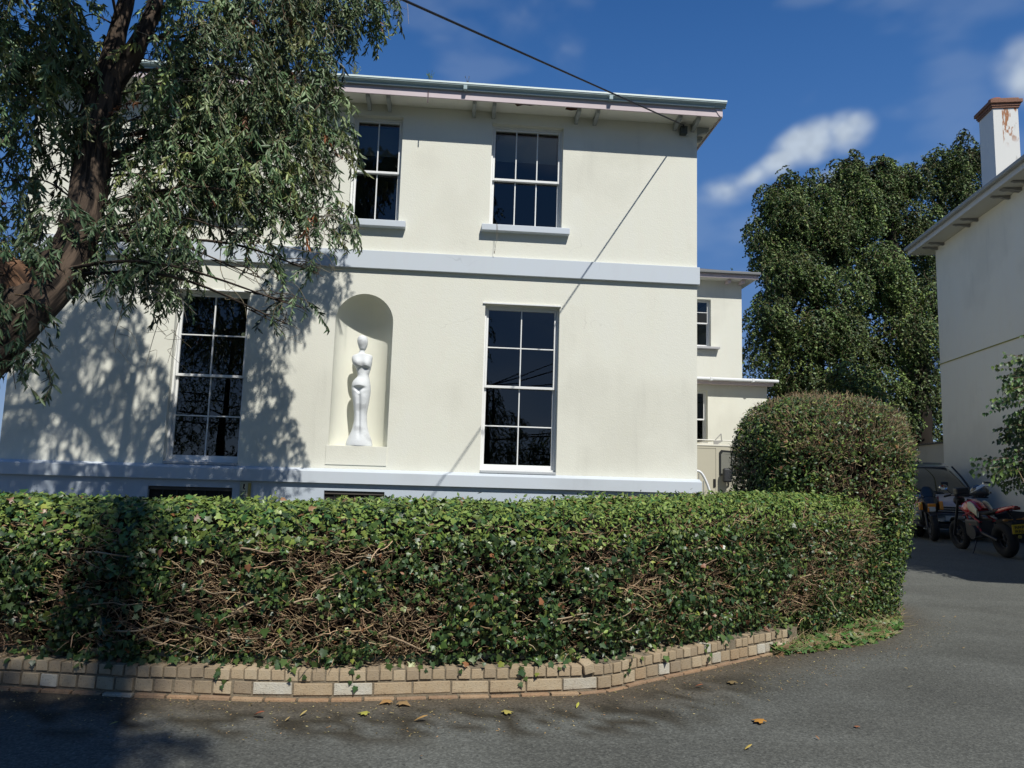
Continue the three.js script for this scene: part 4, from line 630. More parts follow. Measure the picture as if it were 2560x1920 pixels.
// birches behind the drive
const birchSpray = [1, 2, 3].map(i => spray(300 + i, 26, 0.5, 0.085, 0.62, 0.28, 0.45));
const birchLeaf = leafMat(0.55);
const birchTone = () => { const r = R(); return r < 0.5 ? vary([0.078, 0.130, 0.030], 0.35) : r < 0.85 ? vary([0.145, 0.205, 0.050], 0.35) : vary([0.045, 0.085, 0.028], 0.3); };
{
  const rows = [[12.03,10.99,-26.00,1.14,0.98],[11.38,9.53,-26.00,0.73,0.98],[12.76,11.94,-26.00,0.89,0.81],[13.91,10.91,-26.50,1.33,1.16],[15.55,13.25,-27.00,1.01,1.01],[15.50,11.54,-27.00,1.35,1.35],[17.38,12.79,-27.50,0.69,1.38],[17.90,11.08,-27.50,1.20,1.55],[19.93,13.73,-28.00,0.79,1.23],[20.05,11.75,-28.00,1.23,1.58],[21.55,14.44,-28.50,0.71,1.07],[11.94,8.71,-25.50,1.12,0.96],[13.34,8.44,-25.50,1.44,1.12],[15.41,9.02,-26.00,1.46,1.30],[17.35,8.35,-26.50,0.99,1.49],[10.83,7.17,-25.00,0.78,0.94],[12.01,6.56,-25.00,1.25,1.09],[13.72,6.47,-25.00,1.41,1.09],[15.75,6.48,-25.50,1.28,1.12],[10.72,5.48,-24.80,0.78,0.78],[12.22,5.05,-24.80,1.24,0.78],[14.19,4.99,-25.00,1.25,0.78],[17.65,6.38,-26.50,0.66,1.16],[16.63,14.09,-27.00,0.37,0.68],[18.09,13.42,-27.50,0.31,0.60],[15.19,14.19,-27.00,0.42,0.51],[17.90,4.48,-27.00,0.68,0.84]].map(([x, y, z, rx, ry]) => [x, y > 12 && x < 17 ? y - 0.9 : x > 19.5 ? y + 0.4 : y, z, rx, ry, rx * 1.1, 1]);
  const split = rows.flatMap(([x, y, z, rx, ry, rz]) => Array.from({ length: 7 }, () => { const b = inBall(); return [x + b.x * rx * 0.72, y - 0.25 + b.y * ry * 0.62, z + b.z * rz * 0.9, rx * rr(0.36, 0.6), ry * rr(0.5, 0.85), rz * 0.55, 1]; })).filter(() => R() > 0.26);
  for (const [x, y, z, rx, ry] of rows) if (y > 8.5) for (let k = 0; k < 5; k++) split.push([x + rr(-1, 1) * rx, y + ry * rr(0.2, 0.75), z + rr(-0.5, 0.5), rr(0.06, 0.15), rr(0.4, 0.85), 0.15, 3.4]);
  const A = split.filter(r => r[0] < 14.5), B = split.filter(r => r[0] >= 14.5);
  const grow = (name, label, trunk, r0, clumps, dens = 62, size = [0.7, 1.3]) => { const t = thing(name, label, 'tree'); const P = trunk.map(a => V(...a)); mesh('trunk', curveTube(P, r0, r0 * 0.2, 12, 40, 0.15), barkDark, t); const nodes = new THREE.CatmullRomCurve3(P).getPoints(24).slice(5); limbs(t, nodes, clumps, barkDark, Math.min(0.06, r0 * 0.16), 4, 0.006); foliage(t, clumps, birchSpray, birchLeaf, birchTone, dens, size, 0, 0.45); return t; };
  grow('birch_tree', 'leafy birch tree whose branches hang against the corner of the rear wing', [[13.0, 0, -25.5], [13.1, 4, -25.5], [13.3, 8, -26], [13.2, 12.2, -26]], 0.25, [...A, [12.6, 3.6, -24.8, 1.6, 1.0, 1.2, 1], [14.6, 3.4, -25, 1.5, 1.0, 1.2, 1]]);
  grow('birch_tree', 'taller dark birch with a thick trunk between the other birch and the neighbouring house', [[17.1, 0, -26], [17.2, 4, -26], [17.3, 7.5, -26.3], [16.9, 11, -27], [16.6, 14.2, -27]], 0.46, [...B.filter(r => r[0] < 19.4), [15.6, 4.2, -26, 1.3, 1.3, 1.2, 1], [18.6, 5.6, -27.5, 0.8, 1.2, 1, 1], [18.9, 8.5, -28, 1, 1.6, 1, 1], [16.5, 2.6, -27.5, 1.2, 0.9, 1, 0.8], [18.5, 3, -28.5, 1.2, 0.9, 1, 0.6], [17.0, 6.3, -24.9, 0.8, 0.9, 0.5, 1], [17.6, 7.8, -25, 0.7, 0.9, 0.5, 1], [18.0, 4.6, -26, 0.55, 1.1, 0.5, 0.8], [17.9, 3.0, -26, 0.6, 0.7, 0.5, 0.9], [16.4, 4.6, -24.9, 0.7, 0.8, 0.5, 1]]);
  grow('birch_tree', 'birch tree standing behind the chimney of the neighbouring house', [[21, 0, -29], [21, 6, -29], [21.2, 11, -28.6], [21.5, 15.2, -28.5]], 0.28, [...B.filter(r => r[0] >= 19.4), [20.3, 9.6, -28.5, 1.3, 1.3, 1.2, 1], [22.6, 13.4, -29, 0.8, 1, 0.8, 1]]);
  const far = grow('broadleaf_tree', 'distant green trees seen low between the birches and the drive', [[17, 0, -44], [17, 3, -44], [17, 6, -44]], 0.3, [[10, 3.5, -42, 4, 2.6, 2, 0.6], [17, 3.2, -44, 4, 2.6, 2, 0.5], [24, 3.4, -46, 4, 2.6, 2, 0.6], [29, 4, -48, 4, 3, 2, 0.6]], 12); far.userData.category = 'trees'; far.userData.kind = 'stuff';
  grow('flowering_shrub', 'light green shrub with white flowers rising just above the domed bush', [[12.7, 0, -23], [12.7, 2, -23], [12.75, 4.6, -23]], 0.07, [[12.75, 4.7, -23, 0.55, 0.5, 0.5, 1.4], [12.3, 4.1, -23, 0.6, 0.5, 0.5, 1.3], [13.2, 4.0, -23, 0.5, 0.5, 0.5, 1.3], [12.7, 3.2, -23, 0.9, 0.8, 0.6, 1.2]]).userData.category = 'shrub';
  // trees that stand behind the viewer: their shade and their mirror image are in the picture
  grow('broadleaf_tree', 'tree behind the viewer whose trunk and leaves shade the left end of the hedge', [[1.02, 0, 4], [1.03, 5, 4], [1.02, 10, 4], [1.02, 15, 4]], 0.3, [[0.93, 10.5, 4, 0.06, 0.12, 0.06, 20], [1.05, 10.9, 4, 0.06, 0.12, 0.06, 18], [0.92, 11.3, 4, 0.06, 0.12, 0.06, 20], [1.04, 11.7, 4, 0.06, 0.12, 0.06, 16], [0.95, 12.2, 4, 0.08, 0.12, 0.06, 20], [1.0, 10.1, 4, 0.08, 0.1, 0.06, 18], [0.85, 9.7, 4, 0.14, 0.15, 0.1, 8], [0.25, 10.1, 4.0, 0.45, 0.35, 0.5, 8], [-0.35, 9.7, 4.0, 0.5, 0.4, 0.5, 8], [0.1, 9.2, 4.0, 0.6, 0.5, 0.5, 8], [-0.7, 9.0, 4.0, 0.6, 0.5, 0.5, 8], [0.5, 9.5, 4.0, 0.35, 0.4, 0.45, 8], [0.45, 8.7, 4.0, 0.4, 0.35, 0.45, 8], [-0.2, 8.5, 4.0, 0.7, 0.4, 0.5, 8], [-1.2, 9.6, 4.1, 0.5, 0.4, 0.5, 8], [1.3, 9.6, 4.0, 0.1, 0.15, 0.15, 8], [1.0, 8.9, 4.0, 0.12, 0.12, 0.15, 8], [0.95, 8.2, 4.0, 0.12, 0.15, 0.15, 8], [0.6, 11.2, 4, 0.2, 0.3, 0.3, 1.2], [1.35, 11.2, 4, 0.08, 0.3, 0.15, 1.2], [0.9, 15.5, 4, 1.3, 1, 1.3, 1], [0.3, 16.5, 4, 1.1, 1, 1.1, 1]], 62, [0.45, 0.8]);
  grow('broadleaf_tree', 'tree across the road mirrored in the left windows', [[-13, 0, 20], [-13, 4, 20], [-13, 9, 20]], 0.3, [[-13, 10.5, 17, 4.5, 4.5, 2.5, 1.3], [-21, 11, 17, 5, 5, 2.5, 1.3], [-29, 10, 16, 5, 6, 2.5, 1.3], [-5.8, 9.8, 17, 3.6, 4.2, 2.5, 1.3], [-0.5, 8.6, 17, 2.6, 3.4, 2, 1.3], [-24, 4, 16, 7, 4.5, 2, 1], [-13, 6.5, 20, 3.6, 3.4, 2.5, 1.2], [-16, 4.5, 20, 3, 3, 2, 1.2], [-9.5, 4.8, 20.5, 3, 3, 2, 1.2], [-5, 4, 21, 3, 3, 2, 1.2], [-20, 5, 21, 3, 4, 2, 1.2], [-12, 2, 19, 6, 2.2, 1.5, 1.2], [-5, 1.6, 19.5, 4, 1.8, 1.5, 1.2]], 16);
  grow('broadleaf_tree', 'tree across the road mirrored in the right windows', [[2.5, 0, 22], [2.5, 3, 22], [2.4, 6.5, 22]], 0.25, [[1.2, 5.2, 22, 1.7, 1.9, 1.5, 1.6], [2.6, 3.4, 22, 2, 1.6, 1.5, 1.6], [6.2, 2.9, 22, 1.3, 1.3, 1.2, 1.6], [4.4, 1.8, 21, 2.5, 1.3, 1.2, 1.6], [9, 2.2, 22, 2.5, 1.8, 1.4, 1.6], [11.5, 9.5, 18, 4, 4.6, 2.5, 0.8], [19, 10.5, 18, 5, 5, 2.5, 0.8], [28, 10, 17, 5.5, 6, 2.5, 0.8], [27, 4, 17, 7, 4.5, 2, 0.6], [12, 4, 22, 3, 3, 2, 0.8], [19, 4, 21, 4, 3, 2, 0.8], [0, 2.2, 21.5, 2.5, 2, 1.4, 1.6]], 30);
}
// bush that reaches in from the right edge
{
  const t = thing('leafy_bush', 'bush with light green tips reaching in from the right edge beside the motorcycle', 'bush'); const gy = groundY(8.6, -9.5);
  const stems = [[V(8.7, gy, -9.4), V(8.6, 1.2, -9.5), V(8.1, 2.7, -9.5)], [V(8.8, gy, -9.5), V(8.5, 0.9, -9.6), V(7.9, 1.5, -9.5)], [V(8.8, gy, -9.6), V(9.0, 1.3, -9.8), V(8.9, 3.1, -9.6)]]; stems.forEach(s => mesh('stem', curveTube(s, 0.04, 0.012, 8, 16, 0.2), barkDark, t));
  const cl = [[8.12, 2.55, -9.5, 0.34, 0.42, 0.4, 1], [8.25, 2.1, -9.5, 0.45, 0.35, 0.4, 1], [8.3, 3.0, -9.6, 0.3, 0.3, 0.4, 1], [7.72, 1.62, -9.5, 0.16, 0.10, 0.3, 1], [8.05, 1.55, -9.5, 0.30, 0.22, 0.4, 1], [8.9, 2.2, -9.7, 0.6, 1.0, 0.6, 1], [8.9, 3.2, -9.7, 0.5, 0.5, 0.5, 1]];
  limbs(t, stems.flatMap(s => s.slice(1)), cl, barkDark, 0.018, 4, 0.004);
  const sp = [1, 2].map(i => { const r = rng(700 + i), gs = []; for (let k = 0; k < 9; k++) { const g = ivyLeaf(0.75, 0.15, 0.3), y = V(r() - 0.3, -0.9 - r() * 0.4, r() - 0.5).normalize(), x = y.clone().cross(V(r() - .5, r() - .5, 1)).normalize(); g.applyMatrix4(pose(V(k * 0.05, -k * 0.02 + r() * 0.03, (r() - .5) * 0.1), basisQ(x, y, x.clone().cross(y)), 0.045 + r() * 0.025)); gs.push(g); } return [mergeGeometries(gs), taper([V(0, 0, 0), V(0.18, -0.04, 0), V(0.34, -0.12, 0)], [0.004, 0.003, 0.002], 4)]; });
  foliage(t, cl, sp, leafMat(0.5), () => R() < 0.7 ? vary([0.05, 0.10, 0.03], 0.3) : vary([0.11, 0.18, 0.035], 0.3), 300, [0.7, 1.1], 0, 0.6);
}
// distant greenery left of the villa
{ const t = thing('garden_shrub', 'green shrub glimpsed past the left corner of the villa', 'shrub'); const cl = [[-9.2, 1.0, -13.5, 0.9, 1.0, 0.8, 1], [-10.3, 1.2, -14, 1, 1.2, 0.8, 1]]; mesh('stem', curveTube([V(-9.6, -0.05, -13.8), V(-9.5, 0.8, -13.7), V(-9.4, 1.4, -13.6)], 0.05, 0.02, 8, 10), barkDark, t); foliage(t, cl, birchSpray, birchLeaf, birchTone, 50, [0.6, 1], 0, 0.6); }
// ---------------------------------------------------------------- statue in the niche
{
  const s = thing('statue', 'white stone statue of a slender armless woman in the arched niche', 'statue', [NX, NB, ZF - 0.14]);
  const T = [[240, 425, 445, 8], [245, 412, 463, 26], [252, 400, 477, 38], [265, 389, 488, 50], [290, 381, 495, 58], [310, 380, 497, 60], [335, 384, 494, 60], [360, 392, 487, 55], [378, 399, 479, 49], [390, 404, 473, 44], [398, 408, 465, 34], [406, 404, 464, 34], [418, 399, 464, 36], [430, 395, 466, 42], [438, 384, 485, 50], [444, 364, 528, 54], [452, 343, 543, 56], [464, 328, 548, 58], [480, 321, 549, 60], [500, 320, 546, 62], [522, 324, 544, 64], [545, 332, 540, 64], [570, 350, 534, 60], [590, 363, 529, 55], [612, 371, 522, 52], [640, 378, 513, 52], [662, 383, 508, 54], [680, 377, 512, 58], [700, 357, 516, 66], [720, 338, 521, 74], [745, 325, 525, 82], [775, 319, 528, 88], [810, 318, 529, 88], [850, 321, 526, 84], [900, 328, 518, 78], [950, 335, 509, 72], [1000, 341, 499, 68], [1050, 345, 491, 66], [1100, 346, 489, 66], [1150, 342, 490, 68], [1200, 331, 497, 74], [1240, 317, 506, 80], [1280, 298, 520, 88], [1320, 278, 536, 96], [1355, 263, 546, 102], [1380, 257, 549, 104], [1395, 258, 547, 103]];
  const K = 0.00151, M = 72, P = [], I = [], U = [], rows = 170; const g2 = (x, w) => Math.exp(-(x * x) / (w * w));
  const cr = (a, b, c, d, t) => 0.5 * (2 * b + (c - a) * t + (2 * a - 5 * b + 4 * c - d) * t * t + (3 * b - a - 3 * c + d) * t * t * t);
  const row = y => { let i = 0; while (i < T.length - 2 && T[i + 1][0] < y) i++; const A = T[Math.max(0, i - 1)], B = T[i], C = T[i + 1], D = T[Math.min(T.length - 1, i + 2)], t = (y - B[0]) / (C[0] - B[0]); return [1, 2, 3].map(k => cr(A[k], B[k], C[k], D[k], t)); };
  for (let j = 0; j <= rows; j++) {
    const y = 240 + (1395 - 240) * (j / rows), [l, r, d] = row(y), lean = 0.052 * (y - 700), cx = (l + r) / 2, w = (r - l) / 2 * 0.93, boxy = y < 430 || y > 600 ? 1 : 0.8;
    for (let i = 0; i <= M; i++) {
      const a = i / M * 2 * Math.PI, ca = Math.cos(a), sa = Math.sin(a), p = (v, e) => Math.sign(v) * Math.pow(Math.abs(v), e);
      let x = cx + w * p(ca, boxy), z = d * p(sa, boxy); const front = Math.max(0, sa);
      const X = x; // front relief, in the same units
      const bf = step(448, 556, y) * (1 - step(566, 592, y)); z += front * bf * 34 * Math.max(g2(X - 380, 50), g2(X - 496, 48));
      z += front * 8 * step(690, 760, y) * (1 - step(770, 812, y)) * g2(X - 425, 62); // belly
      z -= front * 34 * step(774, 800, y) * (1 - step(836, 862, y)) * g2(X - 408, mix(50, 12, step(795, 850, y)));
      z -= sa * (sa > 0 ? 20 : 14) * step(820, 880, y) * (1 - step(1230, 1345, y)) * g2(X - 408, 16);
      z += front * 10 * step(840, 900, y) * (1 - step(960, 1100, y)) * (g2(X - 368, 30) + g2(X - 465, 34));
      z -= front * 9 * step(360, 380, y) * (1 - step(392, 402, y)) * 0.0;
      P.push((x + lean - 437) * K, (1395 - y) * K, z * K); U.push(a * 0.1, y * K); if (j && i) { const q = j * (M + 1) + i, b = q - M - 1; I.push(q, q - 1, b, b, q - 1, b - 1); }
    }
  }
  const n0 = P.length / 3; P.push((433 - 24 - 437) * K, (1395 - 237) * K, 0, 3 * K, 0, 0); U.push(0, 0, 0, 0); for (let i = 1; i <= M; i++) { I.push(n0, i, i - 1); const q = rows * (M + 1) + i; I.push(n0 + 1, q - 1, q); }
  mesh('figure', geom(P, I.reverse(), U), statueStone, s);
}
// ---------------------------------------------------------------- weeds in the gutters
{
  const weed = (x, z, y0, hgt, n, col, label) => { const t = thing('gutter_weed', label, 'weed', [x, y0, z]), g = [], l = []; for (let i = 0; i < n; i++) { const a = rr(0, 6.28), e = V(Math.cos(a) * hgt * rr(0.05, 0.35), hgt * rr(0.5, 1), Math.sin(a) * hgt * 0.15); g.push(curveTube([V(rr(-.03, .03), 0, 0), e.clone().multiplyScalar(0.5).setX(e.x * 0.3), e], 0.003, 0.0012, 4, 6)); for (let k = 0; k < 5; k++) { const lf = ovalLeaf(0.3, 0.1, 0.2); lf.applyMatrix4(pose(e.clone().multiplyScalar(rr(0.4, 1)), new THREE.Quaternion().setFromEuler(new THREE.Euler(rr(-1, 1), rr(0, 6), rr(-1, 1))), rr(0.02, 0.045))); l.push(lf); } } mesh('stalks', g, std(col, 0.9), t); mesh('leaves', l, std(col.map((c, i) => c * [0.8, 1.15, 0.7][i]), 0.8), t); };
  weed(-0.57, -11.03, 7.33, 0.30, 6, [0.13, 0.15, 0.06], 'thin green weed growing from the villa gutter, left of the smaller dark weed');
  weed(-1.75, -11.03, 7.33, 0.30, 14, [0.30, 0.26, 0.12], 'tuft of dry yellow grass in the villa gutter beside the gum tree leaves');
  weed(0.02, -11.03, 7.33, 0.17, 2, [0.16, 0.10, 0.07], 'single small dark weed in the villa gutter left of the overhead cable');
  weed(7.95, -20.55, 7.38, 0.14, 4, [0.10, 0.13, 0.05], 'small weed on the gutter of the rear wing');
}
// ---------------------------------------------------------------- white railing by the corner
{
  const t = thing('arched_railing', 'white curved metal railing at the right corner of the villa', 'railing', [4.0, 0, -12.2]);
  const w = std([0.80, 0.82, 0.84], 0.4), arc = [V(0.02, 1.40, 0), V(0.08, 1.445, 0), V(0.16, 1.42, 0), V(0.24, 1.30, 0), V(0.31, 1.12, 0), V(0.36, 0.9, 0), V(0.42, 0.3, 0)];
  const r = mesh('hand_rail', new THREE.TubeGeometry(new THREE.CatmullRomCurve3(arc), 30, 0.021, 10), w, t); r.scale.z = 1.5;
  for (const [x, h] of [[0.06, 1.42], [0.15, 1.40], [0.23, 1.28], [0.30, 1.10]]) mesh('baluster', cyl(V(x, 0, 0), V(x - 0.02, h, 0), 0.009), std([0.30, 0.31, 0.30], 0.5), t);
  mesh('post', rbox(-0.05, 0.0, 0, 1.40, -0.025, 0.025, 0.006, 1), w, t); mesh('brace', extrude([[0.0, 1.36], [0.02, 1.36], [0.14, 1.1], [0.16, 0.7], [0.0, 0.7]], 0.012, -0.006), w, t);
}
// ---------------------------------------------------------------- van
{
  const gy = groundY(6, -16.5), t = thing('van', 'small cream panel van with a roof rack, half hidden by the domed bush', 'van', [0, gy, 0]);
  const paint = std([0.50, 0.47, 0.37], 0.35, { metalness: 0 }), z0 = -17.6, z1 = -16.0;
  const prof = [[4.02, 0.32], [4.0, 1.0], [4.04, 1.9], [4.12, 1.93], [6.2, 1.93], [6.45, 1.86], [6.95, 1.15], [7.45, 0.98], [7.55, 0.6], [7.5, 0.32]];
  const hole = [[5.87, 1.28], [5.87, 1.78], [5.92, 1.84], [6.3, 1.82], [6.68, 1.28]];
  mesh('body', extrude(prof, 1.52, z0 + 0.04, [], 0.04), paint, t);
  mesh('door_window', extrude(hole, 0.006, z1 + 0.002), std([0.02, 0.022, 0.022], 0.4), t);
  const gl = extrude(hole.map(([x, y]) => [6.2 + (x - 6.2) * 0.86, 1.55 + (y - 1.55) * 0.84]), 0.004, z1 + 0.010); mesh('pane', gl, new THREE.MeshPhysicalMaterial({ color: lin(0.22, 0.22, 0.19), roughness: 0.05, clearcoat: 1 }), t);
  mesh('pillar', cyl(V(6.17, 1.28, z1 + 0.014), V(6.14, 1.82, z1 + 0.014), 0.012), blackPaint, t);
  mesh('door_seam', [box(5.795, 5.803, 0.45, 1.88, z1 - 0.002, z1 + 0.002), box(4.1, 5.795, 1.86, 1.868, z1 - 0.002, z1 + 0.002)], std([0.12, 0.11, 0.09]), t);
  mesh('door_handle', rbox(5.74, 5.79, 1.02, 1.20, z1, z1 + 0.025, 0.008), blackPaint, t);
  const mi = mesh('mirror', rbox(5.90, 6.09, 1.13, 1.44, z1 + 0.10, z1 + 0.22, 0.045, 4), std([0.025, 0.027, 0.03], 0.6), t); mesh('mirror_arm', [cyl(V(6.05, 1.30, z1), V(6.02, 1.30, z1 + 0.14), 0.018), cyl(V(6.08, 1.05, z1), V(6.02, 1.15, z1 + 0.14), 0.02)], blackPaint, mi);
  mesh('gutter_rail', rbox(4.06, 6.3, 1.915, 1.955, z1 - 0.03, z1 + 0.012, 0.012), std([0.62, 0.60, 0.52], 0.4), t);
  const rk = mesh('roof_rack', [cyl(V(4.1, 2.05, z1 - 0.03), V(6.4, 2.05, z1 - 0.03), 0.014), cyl(V(4.1, 2.05, z0 + 0.1), V(6.4, 2.05, z0 + 0.1), 0.014), cyl(V(5.82, 2.05, z1 - 0.03), V(5.82, 2.05, z0 + 0.1), 0.014)], std([0.70, 0.68, 0.60], 0.4), t);
  mesh('rack_bracket', [extrude([[5.76, 1.92], [5.76, 2.04], [5.96, 2.06], [5.96, 2.03], [5.85, 1.97], [5.82, 1.92]], 0.02, z1 - 0.03), cyl(V(5.80, 2.06, z1 - 0.02), V(5.93, 2.2, z1 - 0.02), 0.011), cyl(V(5.93, 2.2, z1 - 0.02), V(5.94, 2.05, z1 - 0.02), 0.011)], std([0.36, 0.35, 0.32], 0.5), rk);
  for (const x of [4.75, 6.95]) { const g = new THREE.TorusGeometry(0.23, 0.09, 12, 28); g.translate(x, 0.30, z1 - 0.10); const w = mesh('wheel', g, blackPaint, t); const h = new THREE.CylinderGeometry(0.18, 0.18, 0.08, 20); h.rotateX(Math.PI / 2); h.translate(x, 0.30, z1 - 0.08); mesh('hub', h, greyPaint, w); }
}
// ---------------------------------------------------------------- car
function loft(sections, m = 28, e = 0.55) { // sections: [x, half width, y bottom, y top, taper at top]
  const P = [], I = [], U = []; sections.forEach(([x, w, y0, y1, k = 1], j) => { for (let i = 0; i <= m; i++) { const a = i / m * Math.PI * 2, s = Math.sin(a), c = Math.cos(a), f = v => Math.sign(v) * Math.pow(Math.abs(v), e), t = (f(s) + 1) / 2; P.push(x, mix(y0, y1, t), f(c) * w * mix(1, k, t)); U.push(x, a); if (j && i) { const q = j * (m + 1) + i, b = q - m - 1; I.push(q, b, q - 1, q - 1, b, b - 1); } } });
  for (const end of [0, sections.length - 1]) { const [x, , y0, y1] = sections[end], n = P.length / 3; P.push(x, (y0 + y1) / 2, 0); U.push(0, 0); for (let i = 1; i <= m; i++) { const q = end * (m + 1) + i; end ? I.push(n, q - 1, q) : I.push(n, q, q - 1); } }
  return geom(P, I, U);
}
{
  const t = thing('car', 'dark violet people carrier parked nose out beside the cream wall behind the motorcycles', 'car', [11.28, groundY(11, -17), -15.9], -102.4 * rad);
  const paint = new THREE.MeshPhysicalMaterial({ color: lin(0.27, 0.27, 0.38), roughness: 0.3, metalness: 0.3, clearcoat: 1, clearcoatRoughness: 0.04 });
  mesh('body', loft([[0, 0.70, 0.34, 0.72, 0.92], [-0.06, 0.80, 0.26, 0.82, 0.92], [-0.25, 0.87, 0.22, 0.90, 0.9], [-0.7, 0.90, 0.22, 0.99, 0.9], [-1.15, 0.91, 0.22, 1.05, 0.92], [-2.2, 0.91, 0.22, 1.06, 0.94], [-3.6, 0.91, 0.24, 1.06, 0.94], [-4.2, 0.88, 0.28, 1.04, 0.92], [-4.45, 0.78, 0.36, 0.98, 0.9]], 36, 0.5), paint, t);
  const glass = new THREE.MeshPhysicalMaterial({ color: lin(0.018, 0.022, 0.02), roughness: 0.04, clearcoat: 1 });
  const cab = loft([[-0.95, 0.80, 0.98, 1.02, 0.98], [-1.35, 0.82, 0.98, 1.38, 0.88], [-1.75, 0.83, 0.98, 1.66, 0.82], [-2.1, 0.83, 0.98, 1.75, 0.80], [-3.2, 0.83, 0.98, 1.77, 0.80], [-4.0, 0.82, 0.98, 1.72, 0.80], [-4.38, 0.76, 0.98, 1.1, 0.9]], 36, 0.42); mesh('cabin', cab, glass, t);
  mesh('roof', loft([[-1.72, 0.60, 1.648, 1.675, 0.98], [-2.05, 0.665, 1.73, 1.77, 0.97], [-3.2, 0.67, 1.755, 1.79, 0.97], [-4.0, 0.64, 1.70, 1.74, 0.97]], 24, 0.5), new THREE.MeshPhysicalMaterial({ color: lin(0.35, 0.36, 0.38), roughness: 0.3, metalness: 0.3, clearcoat: 1 }), t);
  for (const s of [-1, 1]) {
    mesh('windscreen_pillar', curveTube([V(-0.98, 1.02, s * 0.80), V(-1.36, 1.38, s * 0.745), V(-1.78, 1.67, s * 0.69)], 0.022, 0.022, 8, 12), blackPaint, t);
    mesh('headlight', loft([[0.0, 0.10, 0.60, 0.71], [-0.12, 0.16, 0.59, 0.77], [-0.26, 0.12, 0.62, 0.80]], 20, 0.6).translate(-0.02, 0, s * 0.64), new THREE.MeshPhysicalMaterial({ color: lin(0.5, 0.52, 0.55), roughness: 0.12, metalness: 0.4, clearcoat: 1 }), t);
    const mr = mesh('mirror', rbox(-1.2, -1.05, 1.04, 1.2, s * 1.03 - 0.09, s * 1.03 + 0.09, 0.04, 4), paint, t); mesh('mirror_arm', cyl(V(-1.12, 1.08, s * 0.85), V(-1.12, 1.08, s * 0.96), 0.025), blackPaint, mr);
    for (const x of [-0.85, -3.5]) { const g = new THREE.TorusGeometry(0.225, 0.09, 12, 28); g.translate(x, 0.31, s * 0.83); const w = mesh('wheel', g, blackPaint, t); const h = new THREE.CylinderGeometry(0.2, 0.2, 0.1, 24); h.rotateX(Math.PI / 2); h.translate(x, 0.31, s * 0.84); mesh('rim', h, std([0.4, 0.4, 0.4], 0.3, { metalness: 0.7 }), w); }
  }
  mesh('bumper', loft([[0.05, 0.66, 0.40, 0.56], [0.02, 0.84, 0.36, 0.58], [-0.3, 0.93, 0.34, 0.58]], 24, 0.5), new THREE.MeshPhysicalMaterial({ color: lin(0.24, 0.27, 0.29), roughness: 0.3, clearcoat: 1, metalness: 0.3 }), t);
  const gr = mesh('grille', rbox(-0.06, 0.03, 0.60, 0.74, -0.46, 0.46, 0.02), std([0.012, 0.012, 0.014], 0.4), t);
  for (const y of [0.635, 0.685, 0.735]) mesh('grille_bar', rbox(-0.02, 0.042, y - 0.008, y + 0.008, -0.47, 0.47, 0.005), std([0.55, 0.56, 0.58], 0.25, { metalness: 0.8 }), gr);
  mesh('lower_intake', rbox(-0.04, 0.045, 0.25, 0.36, -0.62, 0.62, 0.02), blackPaint, t); mesh('lower_trim', rbox(-0.04, 0.055, 0.222, 0.246, -0.70, 0.70, 0.008), std([0.30, 0.33, 0.34], 0.3), t);
  mesh('number_plate', rbox(0.05, 0.064, 0.42, 0.53, -0.26, 0.26, 0.004, 1), std([0.55, 0.55, 0.53], 0.5), t);
  mesh('wiper', cyl(V(-0.93, 1.04, -0.1), V(-1.03, 1.10, 0.55), 0.012), blackPaint, t);
}
// ---------------------------------------------------------------- motorcycles
const rubber = std([0.013, 0.013, 0.014], 0.85), chrome = std([0.62, 0.64, 0.66], 0.12, { metalness: 1 }), darkMetal = std([0.045, 0.045, 0.05], 0.4, { metalness: 0.6 });
function wheel(t, x, r, tube, name) {
  const g = new THREE.TorusGeometry(r - tube, tube, 14, 36); g.scale(1, 1, 1.0); g.translate(x, r, 0); const w = mesh(name, g, rubber, t);
  const rim = new THREE.TorusGeometry(r - tube * 1.9, 0.018, 8, 32); rim.translate(x, r, 0); mesh('rim', rim, darkMetal, w);
  mesh('spokes', [0, 1, 2, 3, 4].map(i => { const a = i / 5 * 6.283; return cyl(V(x, r, 0), V(x + Math.cos(a) * (r - tube * 1.9), r + Math.sin(a) * (r - tube * 1.9), 0), 0.02, 0.012, 6); }), darkMetal, w);
  const d = new THREE.CylinderGeometry(0.13, 0.13, 0.006, 28); d.rotateX(Math.PI / 2); d.translate(x, r, 0.07); mesh('brake_disc', d, std([0.30, 0.30, 0.31], 0.3, { metalness: 0.9 }), w);
  return w;
}
